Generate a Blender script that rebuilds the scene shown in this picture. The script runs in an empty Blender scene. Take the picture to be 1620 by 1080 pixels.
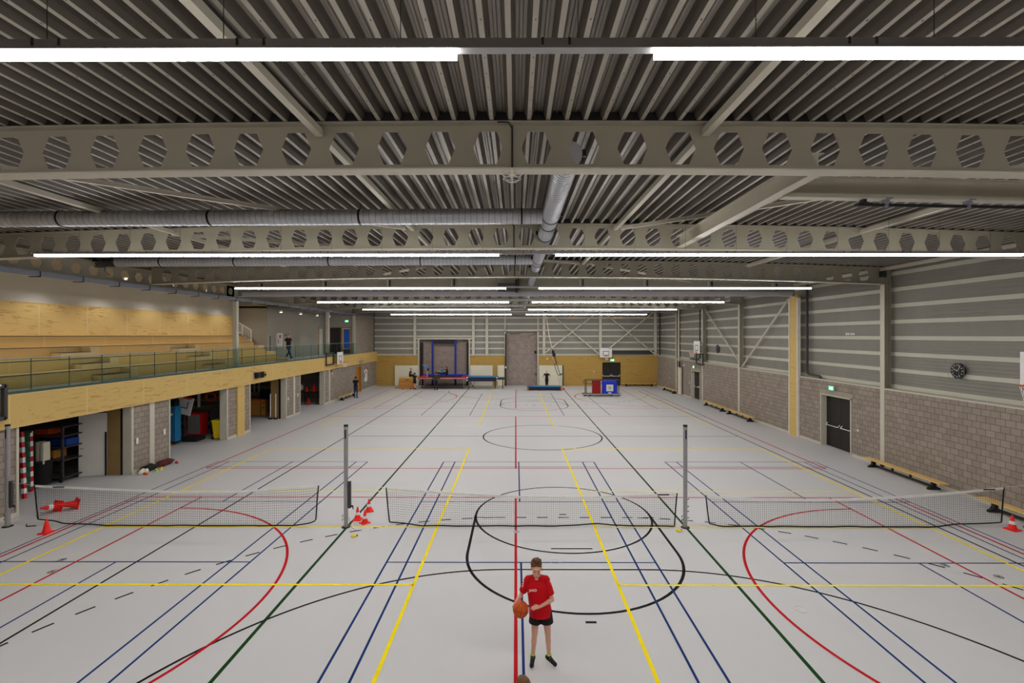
import bpy, bmesh, math, random
from mathutils import Vector, Matrix, Quaternion
random.seed(7)
C = bpy.context.scene.collection
PI = math.pi
H = 5.15          # height of the camera above the floor
F = 765.0         # focal length in pixels of a 1620 px wide frame

# ------------------------------------------------------------------ materials
def lin(c):
    c = c / 255.0
    return c / 12.92 if c <= .04045 else ((c + .055) / 1.055) ** 2.4
def rgb(c): return (lin(c[0]), lin(c[1]), lin(c[2]), 1)
def new_mat(name):
    m = bpy.data.materials.new(name); m.use_nodes = True
    nt = m.node_tree; b = nt.nodes['Principled BSDF']
    return m, nt, b
def mat(name, col, rough=.6, metal=0, noise=.06, scale=6, spec=.4, bump=0):
    m, nt, b = new_mat(name)
    b.inputs['Roughness'].default_value = rough; b.inputs['Metallic'].default_value = metal
    b.inputs['Specular IOR Level'].default_value = spec
    tc = nt.nodes.new('ShaderNodeTexCoord'); n = nt.nodes.new('ShaderNodeTexNoise'); n.inputs['Scale'].default_value = scale
    n.inputs['Detail'].default_value = 4
    r = nt.nodes.new('ShaderNodeValToRGB'); c = rgb(col)
    r.color_ramp.elements[0].position = .3; r.color_ramp.elements[1].position = .7
    r.color_ramp.elements[0].color = tuple(x * (1 - noise) for x in c[:3]) + (1,)
    r.color_ramp.elements[1].color = tuple(min(1, x * (1 + noise)) for x in c[:3]) + (1,)
    nt.links.new(tc.outputs['Object'], n.inputs['Vector']); nt.links.new(n.outputs['Fac'], r.inputs['Fac'])
    nt.links.new(r.outputs['Color'], b.inputs['Base Color'])
    if bump:
        bp = nt.nodes.new('ShaderNodeBump'); bp.inputs['Strength'].default_value = bump; bp.inputs['Distance'].default_value = .01
        nt.links.new(n.outputs['Fac'], bp.inputs['Height']); nt.links.new(bp.outputs['Normal'], b.inputs['Normal'])
    return m
def emit(name, col, strength):
    m, nt, b = new_mat(name)
    b.inputs['Base Color'].default_value = rgb(col)
    b.inputs['Emission Color'].default_value = rgb(col); b.inputs['Emission Strength'].default_value = strength
    return m
def brick_mat(name, axis, c1, c2, mortar, w=.30, h=.205, msize=.008):
    m, nt, b = new_mat(name); L = nt.links.new
    b.inputs['Roughness'].default_value = .9; b.inputs['Specular IOR Level'].default_value = .15
    tc = nt.nodes.new('ShaderNodeTexCoord'); sp = nt.nodes.new('ShaderNodeSeparateXYZ'); cb = nt.nodes.new('ShaderNodeCombineXYZ')
    L(tc.outputs['Object'], sp.inputs[0]); L(sp.outputs[axis], cb.inputs[0]); L(sp.outputs[2], cb.inputs[1])
    t = nt.nodes.new('ShaderNodeTexBrick')
    t.inputs['Scale'].default_value = 1; t.inputs['Mortar Size'].default_value = msize; t.inputs['Mortar Smooth'].default_value = .2
    t.inputs['Brick Width'].default_value = w; t.inputs['Row Height'].default_value = h; t.inputs['Bias'].default_value = 0
    t.inputs['Color1'].default_value = rgb(c1); t.inputs['Color2'].default_value = rgb(c2); t.inputs['Mortar'].default_value = rgb(mortar)
    L(cb.outputs[0], t.inputs['Vector'])
    n = nt.nodes.new('ShaderNodeTexNoise'); n.inputs['Scale'].default_value = 3.5; n.inputs['Detail'].default_value = 8
    L(tc.outputs['Object'], n.inputs['Vector'])
    mr = nt.nodes.new('ShaderNodeMapRange'); mr.inputs['To Min'].default_value = .86; mr.inputs['To Max'].default_value = 1.14
    L(n.outputs['Fac'], mr.inputs['Value'])
    mx = nt.nodes.new('ShaderNodeMix'); mx.data_type = 'RGBA'; mx.blend_type = 'MULTIPLY'; mx.inputs['Factor'].default_value = 1
    L(t.outputs['Color'], mx.inputs['A']); L(mr.outputs[0], mx.inputs['B']); L(mx.outputs['Result'], b.inputs['Base Color'])
    bp = nt.nodes.new('ShaderNodeBump'); bp.inputs['Strength'].default_value = .5; bp.inputs['Distance'].default_value = .01; bp.invert = True
    L(t.outputs['Fac'], bp.inputs['Height']); L(bp.outputs['Normal'], b.inputs['Normal'])
    return m
def wood_mat(name, axis, base, dark, joint, pw=2.44, ph=9, off=0, jw=.035, knots=True, figure=.5):
    """plywood sheets: long figure along the sheet, small knots, pale joints between the sheets"""
    m, nt, b = new_mat(name); L = nt.links.new
    b.inputs['Roughness'].default_value = .55; b.inputs['Specular IOR Level'].default_value = .3
    tc = nt.nodes.new('ShaderNodeTexCoord'); sp = nt.nodes.new('ShaderNodeSeparateXYZ'); cb = nt.nodes.new('ShaderNodeCombineXYZ')
    L(tc.outputs['Object'], sp.inputs[0]); L(sp.outputs[axis], cb.inputs[0]); L(sp.outputs[2], cb.inputs[1])
    def mapped(s):
        mp = nt.nodes.new('ShaderNodeMapping'); mp.inputs['Scale'].default_value = s; L(cb.outputs[0], mp.inputs[0]); return mp
    mp = mapped((.8, 4.5, 1)); n = nt.nodes.new('ShaderNodeTexNoise'); n.inputs['Scale'].default_value = 1.6; n.inputs['Detail'].default_value = 6; n.inputs['Distortion'].default_value = 1.6
    L(mp.outputs[0], n.inputs['Vector'])
    r = nt.nodes.new('ShaderNodeValToRGB'); e = r.color_ramp.elements
    e[0].position = .33; e[0].color = rgb(dark); e[1].position = .46; e[1].color = rgb(base)
    L(n.outputs['Fac'], r.inputs['Fac'])
    lo = nt.nodes.new('ShaderNodeTexNoise'); lo.inputs['Scale'].default_value = .55; lo.inputs['Detail'].default_value = 2; L(cb.outputs[0], lo.inputs['Vector'])
    r2 = nt.nodes.new('ShaderNodeMapRange'); r2.inputs['From Min'].default_value = .42; r2.inputs['From Max'].default_value = .62
    r2.inputs['To Min'].default_value = 0; r2.inputs['To Max'].default_value = figure; L(lo.outputs['Fac'], r2.inputs['Value'])
    mx = nt.nodes.new('ShaderNodeMix'); mx.data_type = 'RGBA'; L(r2.outputs[0], mx.inputs['Factor'])
    mx.inputs['A'].default_value = rgb(base); L(r.outputs[0], mx.inputs['B'])
    col = mx.outputs['Result']
    if knots:
        v = nt.nodes.new('ShaderNodeTexVoronoi'); v.inputs['Scale'].default_value = 4.2
        mk = mapped((.62, 1.25, 1)); L(mk.outputs[0], v.inputs['Vector'])
        rk = nt.nodes.new('ShaderNodeMapRange'); rk.inputs['From Min'].default_value = .05; rk.inputs['From Max'].default_value = .13
        rk.inputs['To Min'].default_value = .55; rk.inputs['To Max'].default_value = 0; L(v.outputs['Distance'], rk.inputs['Value'])
        m2 = nt.nodes.new('ShaderNodeMix'); m2.data_type = 'RGBA'; L(rk.outputs[0], m2.inputs['Factor']); L(col, m2.inputs['A'])
        m2.inputs['B'].default_value = rgb(dark); col = m2.outputs['Result']
    t = nt.nodes.new('ShaderNodeTexBrick'); t.offset = 0
    t.inputs['Scale'].default_value = 1; t.inputs['Mortar Size'].default_value = jw / 2; t.inputs['Mortar Smooth'].default_value = .5
    t.inputs['Brick Width'].default_value = pw; t.inputs['Row Height'].default_value = ph
    mo = nt.nodes.new('ShaderNodeMapping'); mo.inputs['Location'].default_value = (off, 0, 0); L(cb.outputs[0], mo.inputs[0]); L(mo.outputs[0], t.inputs['Vector'])
    m3 = nt.nodes.new('ShaderNodeMix'); m3.data_type = 'RGBA'; L(t.outputs['Fac'], m3.inputs['Factor']); L(col, m3.inputs['A']); m3.inputs['B'].default_value = rgb(joint)
    L(m3.outputs['Result'], b.inputs['Base Color'])
    return m

M = {}
def setup_materials():
    M['floor'] = mat('vinyl_floor', (198, 198, 199), .5, 0, .02, .25, .3)
    M['l_green'] = mat('line_green', (10, 62, 16), .7, spec=.12); M['l_black'] = mat('line_black', (12, 9, 10), .7, spec=.12)
    M['l_blue'] = mat('line_blue', (4, 48, 108), .7, spec=.12); M['l_red'] = mat('line_red', (182, 6, 16), .7, spec=.12)
    M['l_yellow'] = mat('line_yellow', (252, 226, 0), .7, spec=.12)
    M['deck'] = mat('roof_deck_metal', (168, 163, 152), .4, 0, .06, .7, .5); M['deck_web'] = mat('shaded_deck_web', (96, 90, 82), .45, 0, .08, .7, .4); M['deck_pan'] = mat('shaded_deck_pan', (134, 127, 118), .36, 0, .08, .7, .5)  # web and pan colours darkened to paint in the trough shade
    M['steel'] = mat('painted_steel', (158, 153, 136), .5, 0, .03, 2)
    M['steel_light'] = mat('painted_steel_light', (204, 200, 184), .5, 0, .03, 2)
    M['clad'] = mat('cassette_grey', (142, 139, 131), .6, 0, .05, 1.5)
    M['clad_band'] = mat('cassette_band', (200, 199, 184), .45, 0, .03, 1.5)
    M['brick_x'] = brick_mat('block_wall_side', 1, (148, 137, 126), (162, 151, 139), (104, 93, 82), msize=.008)
    M['brick_y'] = brick_mat('block_wall_end', 0, (150, 136, 128), (164, 152, 144), (126, 115, 108))
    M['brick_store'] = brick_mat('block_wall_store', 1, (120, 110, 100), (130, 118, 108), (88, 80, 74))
    M['ply_x'] = wood_mat('plywood_side', 1, (216, 184, 112), (158, 106, 48), (230, 202, 140), 2.43, 9, 1.16)
    M['ply_y'] = wood_mat('plywood_end', 0, (182, 148, 76), (140, 98, 36), (196, 162, 92), 2.5, 1.52, .35, .03, figure=.8)
    M['ply_back'] = wood_mat('plywood_stand_back', 1, (240, 206, 136), (186, 126, 56), (240, 214, 156), 2.2, 11, .5, .10, figure=.75)
    M['ply_tier'] = wood_mat('plywood_tier', 1, (230, 192, 124), (200, 154, 96), (232, 202, 148), 2.8, 3, .9, .1, knots=False)
    M['ply_pale'] = mat('pale_step_wood', (232, 205, 150), .55, 0, .05, 3)
    M['cream'] = mat('cream_panel', (226, 222, 200), .5, 0, .02, 2)
    M['plaster_grey'] = mat('grey_plaster', (168, 163, 152), .85, 0, .02, 2); M['plaster'] = mat('white_plaster', (226, 223, 216), .85, 0, .02, 2)
    M['duct_seam'] = mat('duct_seam', (112, 114, 120), .5, .3); M['duct'] = mat('galvanised_duct', (196, 200, 208), .4, .35, .06, 3)
    M['blackm'] = mat('black_metal', (26, 25, 26), .5); M['rubber'] = mat('black_rubber', (20, 20, 21), .8)
    M['darkgrey'] = mat('dark_grey_metal', (62, 61, 62), .5); M['alu'] = mat('aluminium', (170, 170, 172), .35, .6)
    M['white'] = mat('white_plastic', (236, 236, 234), .4); M['dark_door'] = mat('dark_brown_door', (34, 29, 26), .5)
    M['red'] = mat('red_vinyl', (196, 20, 28), .45); M['cone_red'] = mat('cone_red', (246, 26, 14), .45)
    M['blue'] = mat('blue_vinyl', (18, 62, 150), .45); M['royal'] = mat('royal_blue_foam', (10, 50, 205), .6)
    M['sky'] = mat('sky_blue_vinyl', (36, 124, 176), .5); M['navy'] = mat('navy_vinyl', (14, 26, 66), .5)
    M['orange'] = mat('orange_plastic', (226, 88, 24), .5); M['yellow'] = mat('yellow_plastic', (230, 200, 20), .45)
    M['maroon'] = mat('dark_red_felt', (150, 14, 18), .7)
    M['box_wood'] = mat('vault_box_wood', (190, 132, 60), .5, 0, .1, 4)
    M['bench_wood'] = mat('bench_wood', (226, 188, 116), .45, 0, .06, 4)
    M['grey_curtain'] = mat('grey_curtain_fabric', (168, 166, 172), .6, 0, .03, 2)
    M['tray'] = mat('blue_grey_channel', (128, 132, 146), .5)
    M['green_net'] = mat('green_net', (20, 110, 84), .8)
    M['diffuser'] = emit('lamp_diffuser', (255, 251, 248), 105); M['diffuser_side'] = emit('lamp_diffuser_side', (255, 251, 248), 26); M['bag_maroon'] = mat('dark_maroon_cloth', (82, 20, 22), .7)
    M['lamp'] = emit('downlight_lens', (255, 244, 228), 14)
    M['exit'] = emit('exit_sign_green', (30, 200, 130), 1.3); M['exit_w'] = emit('exit_sign_white', (225, 255, 245), 1.6)
    M['pane_glow'] = emit('blue_window_glow', (20, 52, 110), .5)  # blue glow put into the door pane by emission
    g, nt, b = new_mat('green_glass'); b.inputs['Base Color'].default_value = (.76, .90, .86, 1); b.inputs['Roughness'].default_value = .03
    b.inputs['Transmission Weight'].default_value = 1; b.inputs['IOR'].default_value = 1.02
    b.inputs['Specular IOR Level'].default_value = .5
    M['glass'] = g; M['leaf'] = mat('dull_plywood', (158, 130, 82), .6, 0, .06, 3); M['strap_blue'] = mat('blue_strap', (28, 44, 138), .6); M['net_cord'] = mat('net_cord_grey', (58, 56, 58), .8)
    M['glass_edge'] = mat('glass_edge', (62, 92, 84), .3)
    M['door_glass'] = mat('dark_door_glass', (44, 46, 50), .12, 0, .02, 2, .6)
    M['skin'] = mat('skin', (222, 172, 148), .55, 0, .04, 8); M['skin_dark'] = mat('skin_tan', (198, 148, 122), .55, 0, .04, 8)
    M['hair_brown'] = mat('brown_hair', (104, 72, 46), .7, 0, .25, 40, .3, .6); M['hair_dark'] = mat('dark_hair', (44, 32, 26), .7, 0, .25, 40, .3, .6)
    M['hair_blond'] = mat('blond_hair', (176, 124, 76), .7, 0, .2, 40, .3, .6); M['hair_grey'] = mat('grey_hair', (140, 128, 116), .7, 0, .2, 40, .3, .6)
    M['shirt_red'] = mat('red_sports_shirt', (206, 12, 26), .7, 0, .1, 5, .2, .3); M['cloth_black'] = mat('black_cloth', (22, 22, 24), .8, 0, .15, 9)
    M['cloth_navy'] = mat('navy_cloth', (24, 34, 62), .8, 0, .1, 9); M['cloth_jeans'] = mat('blue_jeans', (40, 58, 92), .8, 0, .1, 9)
    M['cloth_sky'] = mat('bright_blue_cloth', (22, 142, 206), .8); M['cloth_olive'] = mat('dark_olive_cloth', (46, 52, 42), .8)
    M['cloth_green'] = mat('green_cloth', (30, 96, 48), .8); M['cloth_grey'] = mat('grey_cloth', (84, 88, 92), .8)
    M['lime'] = mat('lime_green', (170, 225, 30), .6); M['eye'] = mat('dark_eye', (38, 28, 24), .3); M['lip'] = mat('lips', (150, 82, 76), .5)

# ------------------------------------------------------------------ mesh helpers
class MB:
    def __init__(s): s.v = []; s.f = []; s.m = []
    def add(s, vs, fs, mi=0):
        o = len(s.v); s.v += [tuple(v) for v in vs]; s.f += [tuple(o + i for i in f) for f in fs]; s.m += [mi] * len(fs); return s
    def box(s, x0, x1, y0, y1, z0, z1, mi=0, mtx=None):
        vs = [Vector((x, y, z)) for z in (z0, z1) for y in (y0, y1) for x in (x0, x1)]
        if mtx is not None: vs = [mtx @ v for v in vs]
        return s.add(vs, [(0, 2, 3, 1), (4, 5, 7, 6), (0, 1, 5, 4), (2, 6, 7, 3), (0, 4, 6, 2), (1, 3, 7, 5)], mi)
    def cbox(s, c, d, mi=0, mtx=None):
        return s.box(c[0]-d[0]/2, c[0]+d[0]/2, c[1]-d[1]/2, c[1]+d[1]/2, c[2]-d[2]/2, c[2]+d[2]/2, mi, mtx)
    def bbox(s, c, d, b=.01, mi=0, mtx=None):
        """box with chamfered edges"""
        bm = bmesh.new(); bmesh.ops.create_cube(bm, size=1)
        for v in bm.verts: v.co = Vector((v.co.x*d[0], v.co.y*d[1], v.co.z*d[2])) + Vector(c)
        bmesh.ops.bevel(bm, geom=bm.edges[:], offset=b, segments=2, profile=.6, affect='EDGES')
        vs = [(mtx @ v.co) if mtx is not None else v.co.copy() for v in bm.verts]; bm.verts.index_update()
        s.add(vs, [tuple(v.index for v in f.verts) for f in bm.faces], mi); bm.free(); return s
    def tube(s, pts, r, n=8, mi=0, caps=True, closed=False):
        pts = [Vector(p) for p in pts]; N = len(pts); rs = r if isinstance(r, (list, tuple)) else [r] * N
        up = None; rings = []
        for i, p in enumerate(pts):
            if closed: d = pts[(i+1) % N] - pts[i-1]
            else: d = pts[min(i+1, N-1)] - pts[max(i-1, 0)]
            d.normalize()
            if up is None: up = Vector((0, 0, 1)) if abs(d.z) < .9 else Vector((1, 0, 0))
            a = d.cross(up); a.normalize(); b = a.cross(d); up = b
            rings.append([p + rs[i] * (math.cos(2*PI*k/n) * a + math.sin(2*PI*k/n) * b) for k in range(n)])
        vs = [v for rg in rings for v in rg]; fs = []
        for i in range(N if closed else N-1):
            j = (i+1) % N
            for k in range(n): fs.append((i*n+k, i*n+(k+1) % n, j*n+(k+1) % n, j*n+k))
        if caps and not closed: fs += [tuple(reversed(range(n))), tuple(range((N-1)*n, N*n))]
        return s.add(vs, fs, mi)
    def ibeam(s, p, q, w, h, tf=.012, tw=.01, mi=0):
        """rolled I section from p to q (axis of the bottom flange's underside)"""
        p = Vector(p); q = Vector(q); d = (q-p).normalized(); a = d.cross(Vector((0, 0, 1))).normalized(); u = a.cross(d)
        mt = Matrix((a, d, u)).transposed().to_4x4(); mt.translation = p; L = (q-p).length
        for (x0, x1, z0, z1) in ((-w/2, w/2, 0, tf), (-w/2, w/2, h-tf, h), (-tw/2, tw/2, tf, h-tf)): s.box(x0, x1, 0, L, z0, z1, mi, mt)
        return s
    def bar(s, p, q, w, h, mi=0):
        p = Vector(p); q = Vector(q); d = (q-p).normalized(); ref = Vector((0, 0, 1)) if abs(d.z) < .95 else Vector((1, 0, 0))
        a = d.cross(ref).normalized(); u = a.cross(d)
        mt = Matrix((a, d, u)).transposed().to_4x4(); mt.translation = p
        return s.box(-w/2, w/2, 0, (q-p).length, -h/2, h/2, mi, mt)
    def lathe(s, prof, c=(0, 0, 0), n=20, mi=0, mtx=None):
        vs = []; fs = []
        for (r, z) in prof:
            for k in range(n):
                v = Vector((r*math.cos(2*PI*k/n), r*math.sin(2*PI*k/n), z)); vs.append((mtx @ v if mtx is not None else v) + Vector(c))
        for i in range(len(prof)-1):
            for k in range(n): fs.append((i*n+k, i*n+(k+1) % n, (i+1)*n+(k+1) % n, (i+1)*n+k))
        fs += [tuple(reversed(range(n))), tuple(range((len(prof)-1)*n, len(prof)*n))]
        return s.add(vs, fs, mi)
    def ellip(s, c, r, mtx=None, n=14, k=9, mi=0):
        vs = []; fs = []; c = Vector(c)
        for i in range(1, k):
            t = PI*i/k
            for j in range(n):
                v = Vector((r[0]*math.sin(t)*math.cos(2*PI*j/n), r[1]*math.sin(t)*math.sin(2*PI*j/n), r[2]*math.cos(t)))
                vs.append((mtx @ v if mtx is not None else v) + c)
        a = Vector((0, 0, r[2])); b = Vector((0, 0, -r[2]))
        if mtx is not None: a = mtx @ a; b = mtx @ b
        vs += [a + c, b + c]; T = len(vs)-2; B = T+1
        for i in range(k-2):
            for j in range(n): fs.append((i*n+j, (i+1)*n+j, (i+1)*n+(j+1) % n, i*n+(j+1) % n))
        for j in range(n): fs.append((T, j, (j+1) % n)); fs.append((B, (k-2)*n+(j+1) % n, (k-2)*n+j))
        return s.add(vs, fs, mi)
    def cone(s, a, b, ra, rb, n=12, flat=0, sx=1.0):
        """tapered capsule a->b; flat: bit1 flat at a, bit2 flat at b; used for bodies that are fused afterwards"""
        a = Vector(a); b = Vector(b); d = b-a; L = d.length
        if L < 1e-6: return s.ellip(a, (ra, ra, ra))
        d.normalize(); pts = []; rs = []
        if not flat & 1:
            for t in (80, 55, 28): pts.append(a - d*ra*math.sin(math.radians(t))); rs.append(ra*math.cos(math.radians(t)))
        pts.append(a); rs.append(ra); pts.append(b); rs.append(rb)
        if not flat & 2:
            for t in (28, 55, 80): pts.append(b + d*rb*math.sin(math.radians(t))); rs.append(rb*math.cos(math.radians(t)))
        return s.tube(pts, rs, n)
    def prism(s, poly, y0, y1, axis='y', mi=0):
        """extrude a 2-D polygon; axis y: (x,z) along y; x: (y,z) along x; z: (x,y) along z"""
        n = len(poly); f = {'y': lambda p, t: (p[0], t, p[1]), 'x': lambda p, t: (t, p[0], p[1]), 'z': lambda p, t: (p[0], p[1], t)}[axis]
        vs = [f(p, y0) for p in poly] + [f(p, y1) for p in poly]
        fs = [tuple(range(n)), tuple(reversed(range(n, 2*n)))] + [(i, i+n, (i+1) % n + n, (i+1) % n) for i in range(n)]
        return s.add(vs, fs, mi)
    def loft(s, rings, n=20, cap=True):
        """rings: (cx,cy,cz,rx,ry)"""
        vs = []; fs = []
        for (cx, cy, cz, rx, ry) in rings:
            for k in range(n): vs.append((cx+rx*math.cos(2*PI*k/n), cy+ry*math.sin(2*PI*k/n), cz))
        for i in range(len(rings)-1):
            for k in range(n): fs.append((i*n+k, i*n+(k+1) % n, (i+1)*n+(k+1) % n, (i+1)*n+k))
        if cap: fs += [tuple(reversed(range(n))), tuple(range((len(rings)-1)*n, len(rings)*n))]
        return s.add(vs, fs)
    def build(s, name, mats, parent=None, smooth=False, recalc=True):
        me = bpy.data.meshes.new(name); me.from_pydata(s.v, [], s.f)
        for m in (mats if isinstance(mats, (list, tuple)) else [mats]): me.materials.append(M[m] if isinstance(m, str) else m)
        me.polygons.foreach_set('material_index', s.m)
        if recalc:
            bm = bmesh.new(); bm.from_mesh(me); bmesh.ops.recalc_face_normals(bm, faces=bm.faces[:]); bm.to_mesh(me); bm.free()
        if smooth:
            me.polygons.foreach_set('use_smooth', [True]*len(me.polygons))
            try: me.set_sharp_from_angle(angle=math.radians(40))
            except Exception: pass
        o = bpy.data.objects.new(name, me); C.objects.link(o)
        if parent: o.parent = parent
        return o
def tag(o, label=None, cat=None, group=None, kind=None):
    if label: o['label'] = label
    if cat: o['category'] = cat
    if group: o['group'] = group
    if kind: o['kind'] = kind
    return o
def thing(name, label, cat, loc=(0, 0, 0), rz=0, group=None):
    o = bpy.data.objects.new(name, None); C.objects.link(o); o.empty_display_size = .2
    o.location = loc; o.rotation_euler = (0, 0, rz); return tag(o, label, cat, group)
def struct(o, label=None):
    o['kind'] = 'structure'
    if label: o['label'] = label
    return o
def copy_tree(o, parent=None):
    c = o.copy(); C.objects.link(c); c.parent = parent
    for ch in [x for x in o.children if x.name in C.objects]: copy_tree(ch, c)
    return c
def text_mesh(name, body, size, m, parent, mtx, extrude=.002):
    cu = bpy.data.curves.new('t', 'FONT'); cu.body = body; cu.size = size; cu.extrude = extrude; cu.align_x = 'CENTER'; cu.align_y = 'CENTER'
    t = bpy.data.objects.new('t', cu); C.objects.link(t); bpy.context.view_layer.update()
    me = bpy.data.meshes.new_from_object(t); bpy.data.objects.remove(t); me.transform(mtx); me.materials.clear(); me.materials.append(M[m])
    me.name = name
    o = bpy.data.objects.new(name, me); C.objects.link(o); o.parent = parent; return o
def drop(x): return .0014 * (x + .05) ** 2
def bend(mb):
    mb.v = [(x, y, z - drop(x)) for (x, y, z) in mb.v]; return mb
# ------------------------------------------------------------------ floor with its court lines
def build_floor():
    b = MB(); b.box(-14.25, 14.7, -1.5, 49.9, -.12, 0, 0); b.box(-18.6, -14.25, -1.5, 49.3, -.12, 0, 0)
    Z = {1: .0010, 2: .0016, 3: .0022, 4: .0028, 5: .0034}
    def quad(p, w, mi):
        p = [Vector(q) for q in p]; n = len(p); vs = []
        for i in range(n):
            d = (p[min(i+1, n-1)] - p[max(i-1, 0)]).normalized(); a = Vector((-d.y, d.x)) * w/2
            vs += [(p[i].x+a.x, p[i].y+a.y, Z[mi]), (p[i].x-a.x, p[i].y-a.y, Z[mi])]
        b.add(vs, [(2*i, 2*i+1, 2*i+3, 2*i+2) for i in range(n-1)], mi)
    def line(x0, y0, x1, y1, mi, w=.05, dash=None):
        w = .044 if mi == 3 else max(w, .05)*(1.12 if mi in (2, 4) else 1)
        p = Vector((x0, y0)); q = Vector((x1, y1))
        if not dash: return quad([p, q], w, mi)
        L = (q-p).length; d = (q-p)/L; t = dash/2
        while t + dash < L: quad([p+d*t, p+d*(t+dash)], w, mi); t += 2*dash
    def arc(cx, cy, r, a0, a1, mi, w=.05, dash=None):
        w = max(w, .05)*1.12
        a0 = math.radians(a0); a1 = math.radians(a1)
        P = lambda a: (cx+r*math.cos(a), cy+r*math.sin(a))
        if not dash:
            n = max(12, int(abs(a1-a0)*r/.2)); return quad([P(a0+(a1-a0)*i/n) for i in range(n+1)], w, mi)
        st = dash/r; t = a0+st/2; sg = 1
        while t+st < a1: quad([P(t), P(t+st/2), P(t+st)], w, mi); t += 2*st
    G, K, B, R, Y = 1, 2, 3, 4, 5
    for x in (-4.53, 4.56): line(x, -1, x, 47.4, G, .07)
    # black: hall-length court and its goal areas (mirrored about the halfway line)
    mid = 24.67; cx = 1.35
    for x in (-8.62, 11.33): line(x, 4.63, x, 44.71, K)
    line(-8.62, mid, 11.33, mid, K, .04); line(-8.62, 4.63, 11.33, 4.63, K); arc(cx, mid, 3, 0, 360, K, .06)
    for s in (1, -1):
        y = lambda v: mid + (v-mid)*s
        A = lambda a, c: (a, c) if s == 1 else (-c, -a)
        arc(cx-1.5, y(4.63), 6, *A(90, 180), K); arc(cx+1.5, y(4.63), 6, *A(0, 90), K); line(cx-1.5, y(10.63), cx+1.5, y(10.63), K)
        arc(cx-1.5, y(4.63), 9.04, *A(92, 165), K, .04, .3); arc(cx+1.5, y(4.63), 9.04, *A(15, 88), K, .04, .3)
        line(cx-2.7, y(13.67), cx+2.7, y(13.67), K, .04, .3)
        line(cx-.5, y(11.67), cx+.5, y(11.67), K); line(cx-.1, y(8.68), cx+.1, y(8.68), K, .06); line(cx-.1, y(13.9), cx+.1, y(13.9), K, .04)
        arc(cx-.01, y(13.9), 2.48, 0, 360, K, .055)
        if s == 1: arc(cx-.01, y(11.42), 2.48, 180, 360, K, .06)
        else: arc(cx-.01, y(11.42), 2.48, 0, 180, K, .06)
        for q in (-1, 1): line(cx-.01+q*2.48, y(11.42), cx-.01+q*2.48, y(13.9), K, .06)
    for x in (-12, 12): line(x, 30.65, x, 33.98, K, .04)
    # blue: three badminton courts and four short strokes at the far end
    for cxb in (-9.08, .12, 9.11):
        for dx in (-3.05, -2.59, 2.59, 3.05): line(cxb+dx, 6.26, cxb+dx, 19.66, B, .04)
        for yy in (6.26, 7.02, 10.96, 14.95, 18.9, 19.66): line(cxb-3.07, yy, cxb+3.07, yy, B, .04)
        for y0, y1 in ((6.26, 10.96), (14.95, 19.66)): line(cxb, y0, cxb, y1, B, .04)
    line(.12, -1, .12, 6.26, B, .04)
    for x in (-2.71, -3.0+.07, 2.71, 3.17, -6.03, -6.5, 6.08, 6.55): line(x, -1, x, 6.26, B, .04)
    for x in (-6.08, -2.96, 3.1, 6.06): line(x, 31, x, 42.8, B, .04)
    # red
    for (y0, y1) in ((-1, 15.36), (18.69, 30.65), (33.98, 45.8)):
        for x in (-11.98, 0, 11.95): line(x, y0, x, y1, R, .055)
        for yy in (y0, y1): line(-12, yy, 12, yy, R, .045)
    for x in (-10, 9.93):
        line(x, -1, x, 15.36, R); line(x, 33.98, x, 45.5, R)
    for cy in (9.3, 40.1):
        arc(-10.02, cy, 5.08, -90, 90, R, .055); arc(9.97, cy, 5.06, 90, 270, R, .055)
    # yellow: two volleyball courts side by side, twice
    for (a, c) in ((-11.09, -2.11), (2.11, 11.09)):
        for (y0, y1, ins) in ((3.97, 21.97, (9.97, 12.97, 15.95)), (27.5, 45.5, (33.5, 36.5, 39.5))):
            for x in (a, c): line(x, y0, x, y1, Y, .065)
            for yy in (y0, y1) + ins: line(a, yy, c, yy, Y, .06)
    for x in (-2.11, 2.11): line(x, -1, x, 3.97, Y, .055)
    return struct(b.build('floor', ['floor', 'l_green', 'l_black', 'l_blue', 'l_red', 'l_yellow'], recalc=False))

# ------------------------------------------------------------------ roof and its steel
def build_roof():
    pitch = .257; pts = []; x = -14.75
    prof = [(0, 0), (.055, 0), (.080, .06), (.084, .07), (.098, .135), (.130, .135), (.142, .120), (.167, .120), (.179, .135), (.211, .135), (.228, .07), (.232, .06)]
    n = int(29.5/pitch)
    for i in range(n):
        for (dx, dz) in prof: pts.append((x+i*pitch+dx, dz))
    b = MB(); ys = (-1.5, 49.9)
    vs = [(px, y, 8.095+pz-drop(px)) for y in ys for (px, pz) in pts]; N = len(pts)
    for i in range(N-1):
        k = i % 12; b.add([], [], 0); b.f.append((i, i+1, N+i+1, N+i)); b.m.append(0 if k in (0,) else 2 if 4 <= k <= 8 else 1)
    b.v = vs + b.v
    # unseen cover sheet added above the deck to block world light
    xs = [-14.9+29.8*i/20 for i in range(21)]
    b.add([(q, y, 8.3-drop(q)) for y in ys for q in xs], [(i, i+1, 21+i+1, 21+i) for i in range(20)])
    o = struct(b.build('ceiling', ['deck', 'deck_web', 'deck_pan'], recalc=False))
    # rows of dark fixing screws along every second rib
    s = MB()
    for i in range(0, n, 2):
        xx = x+i*pitch+.03
        if abs(xx) > 8: continue
        for k in range(60): s.cbox((xx, 4.2+k*.31, 8.094-drop(xx)), (.008, .022, .006))
    s.build('fixing_screws', 'darkgrey', o)['kind'] = 'stuff'
    return o

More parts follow.
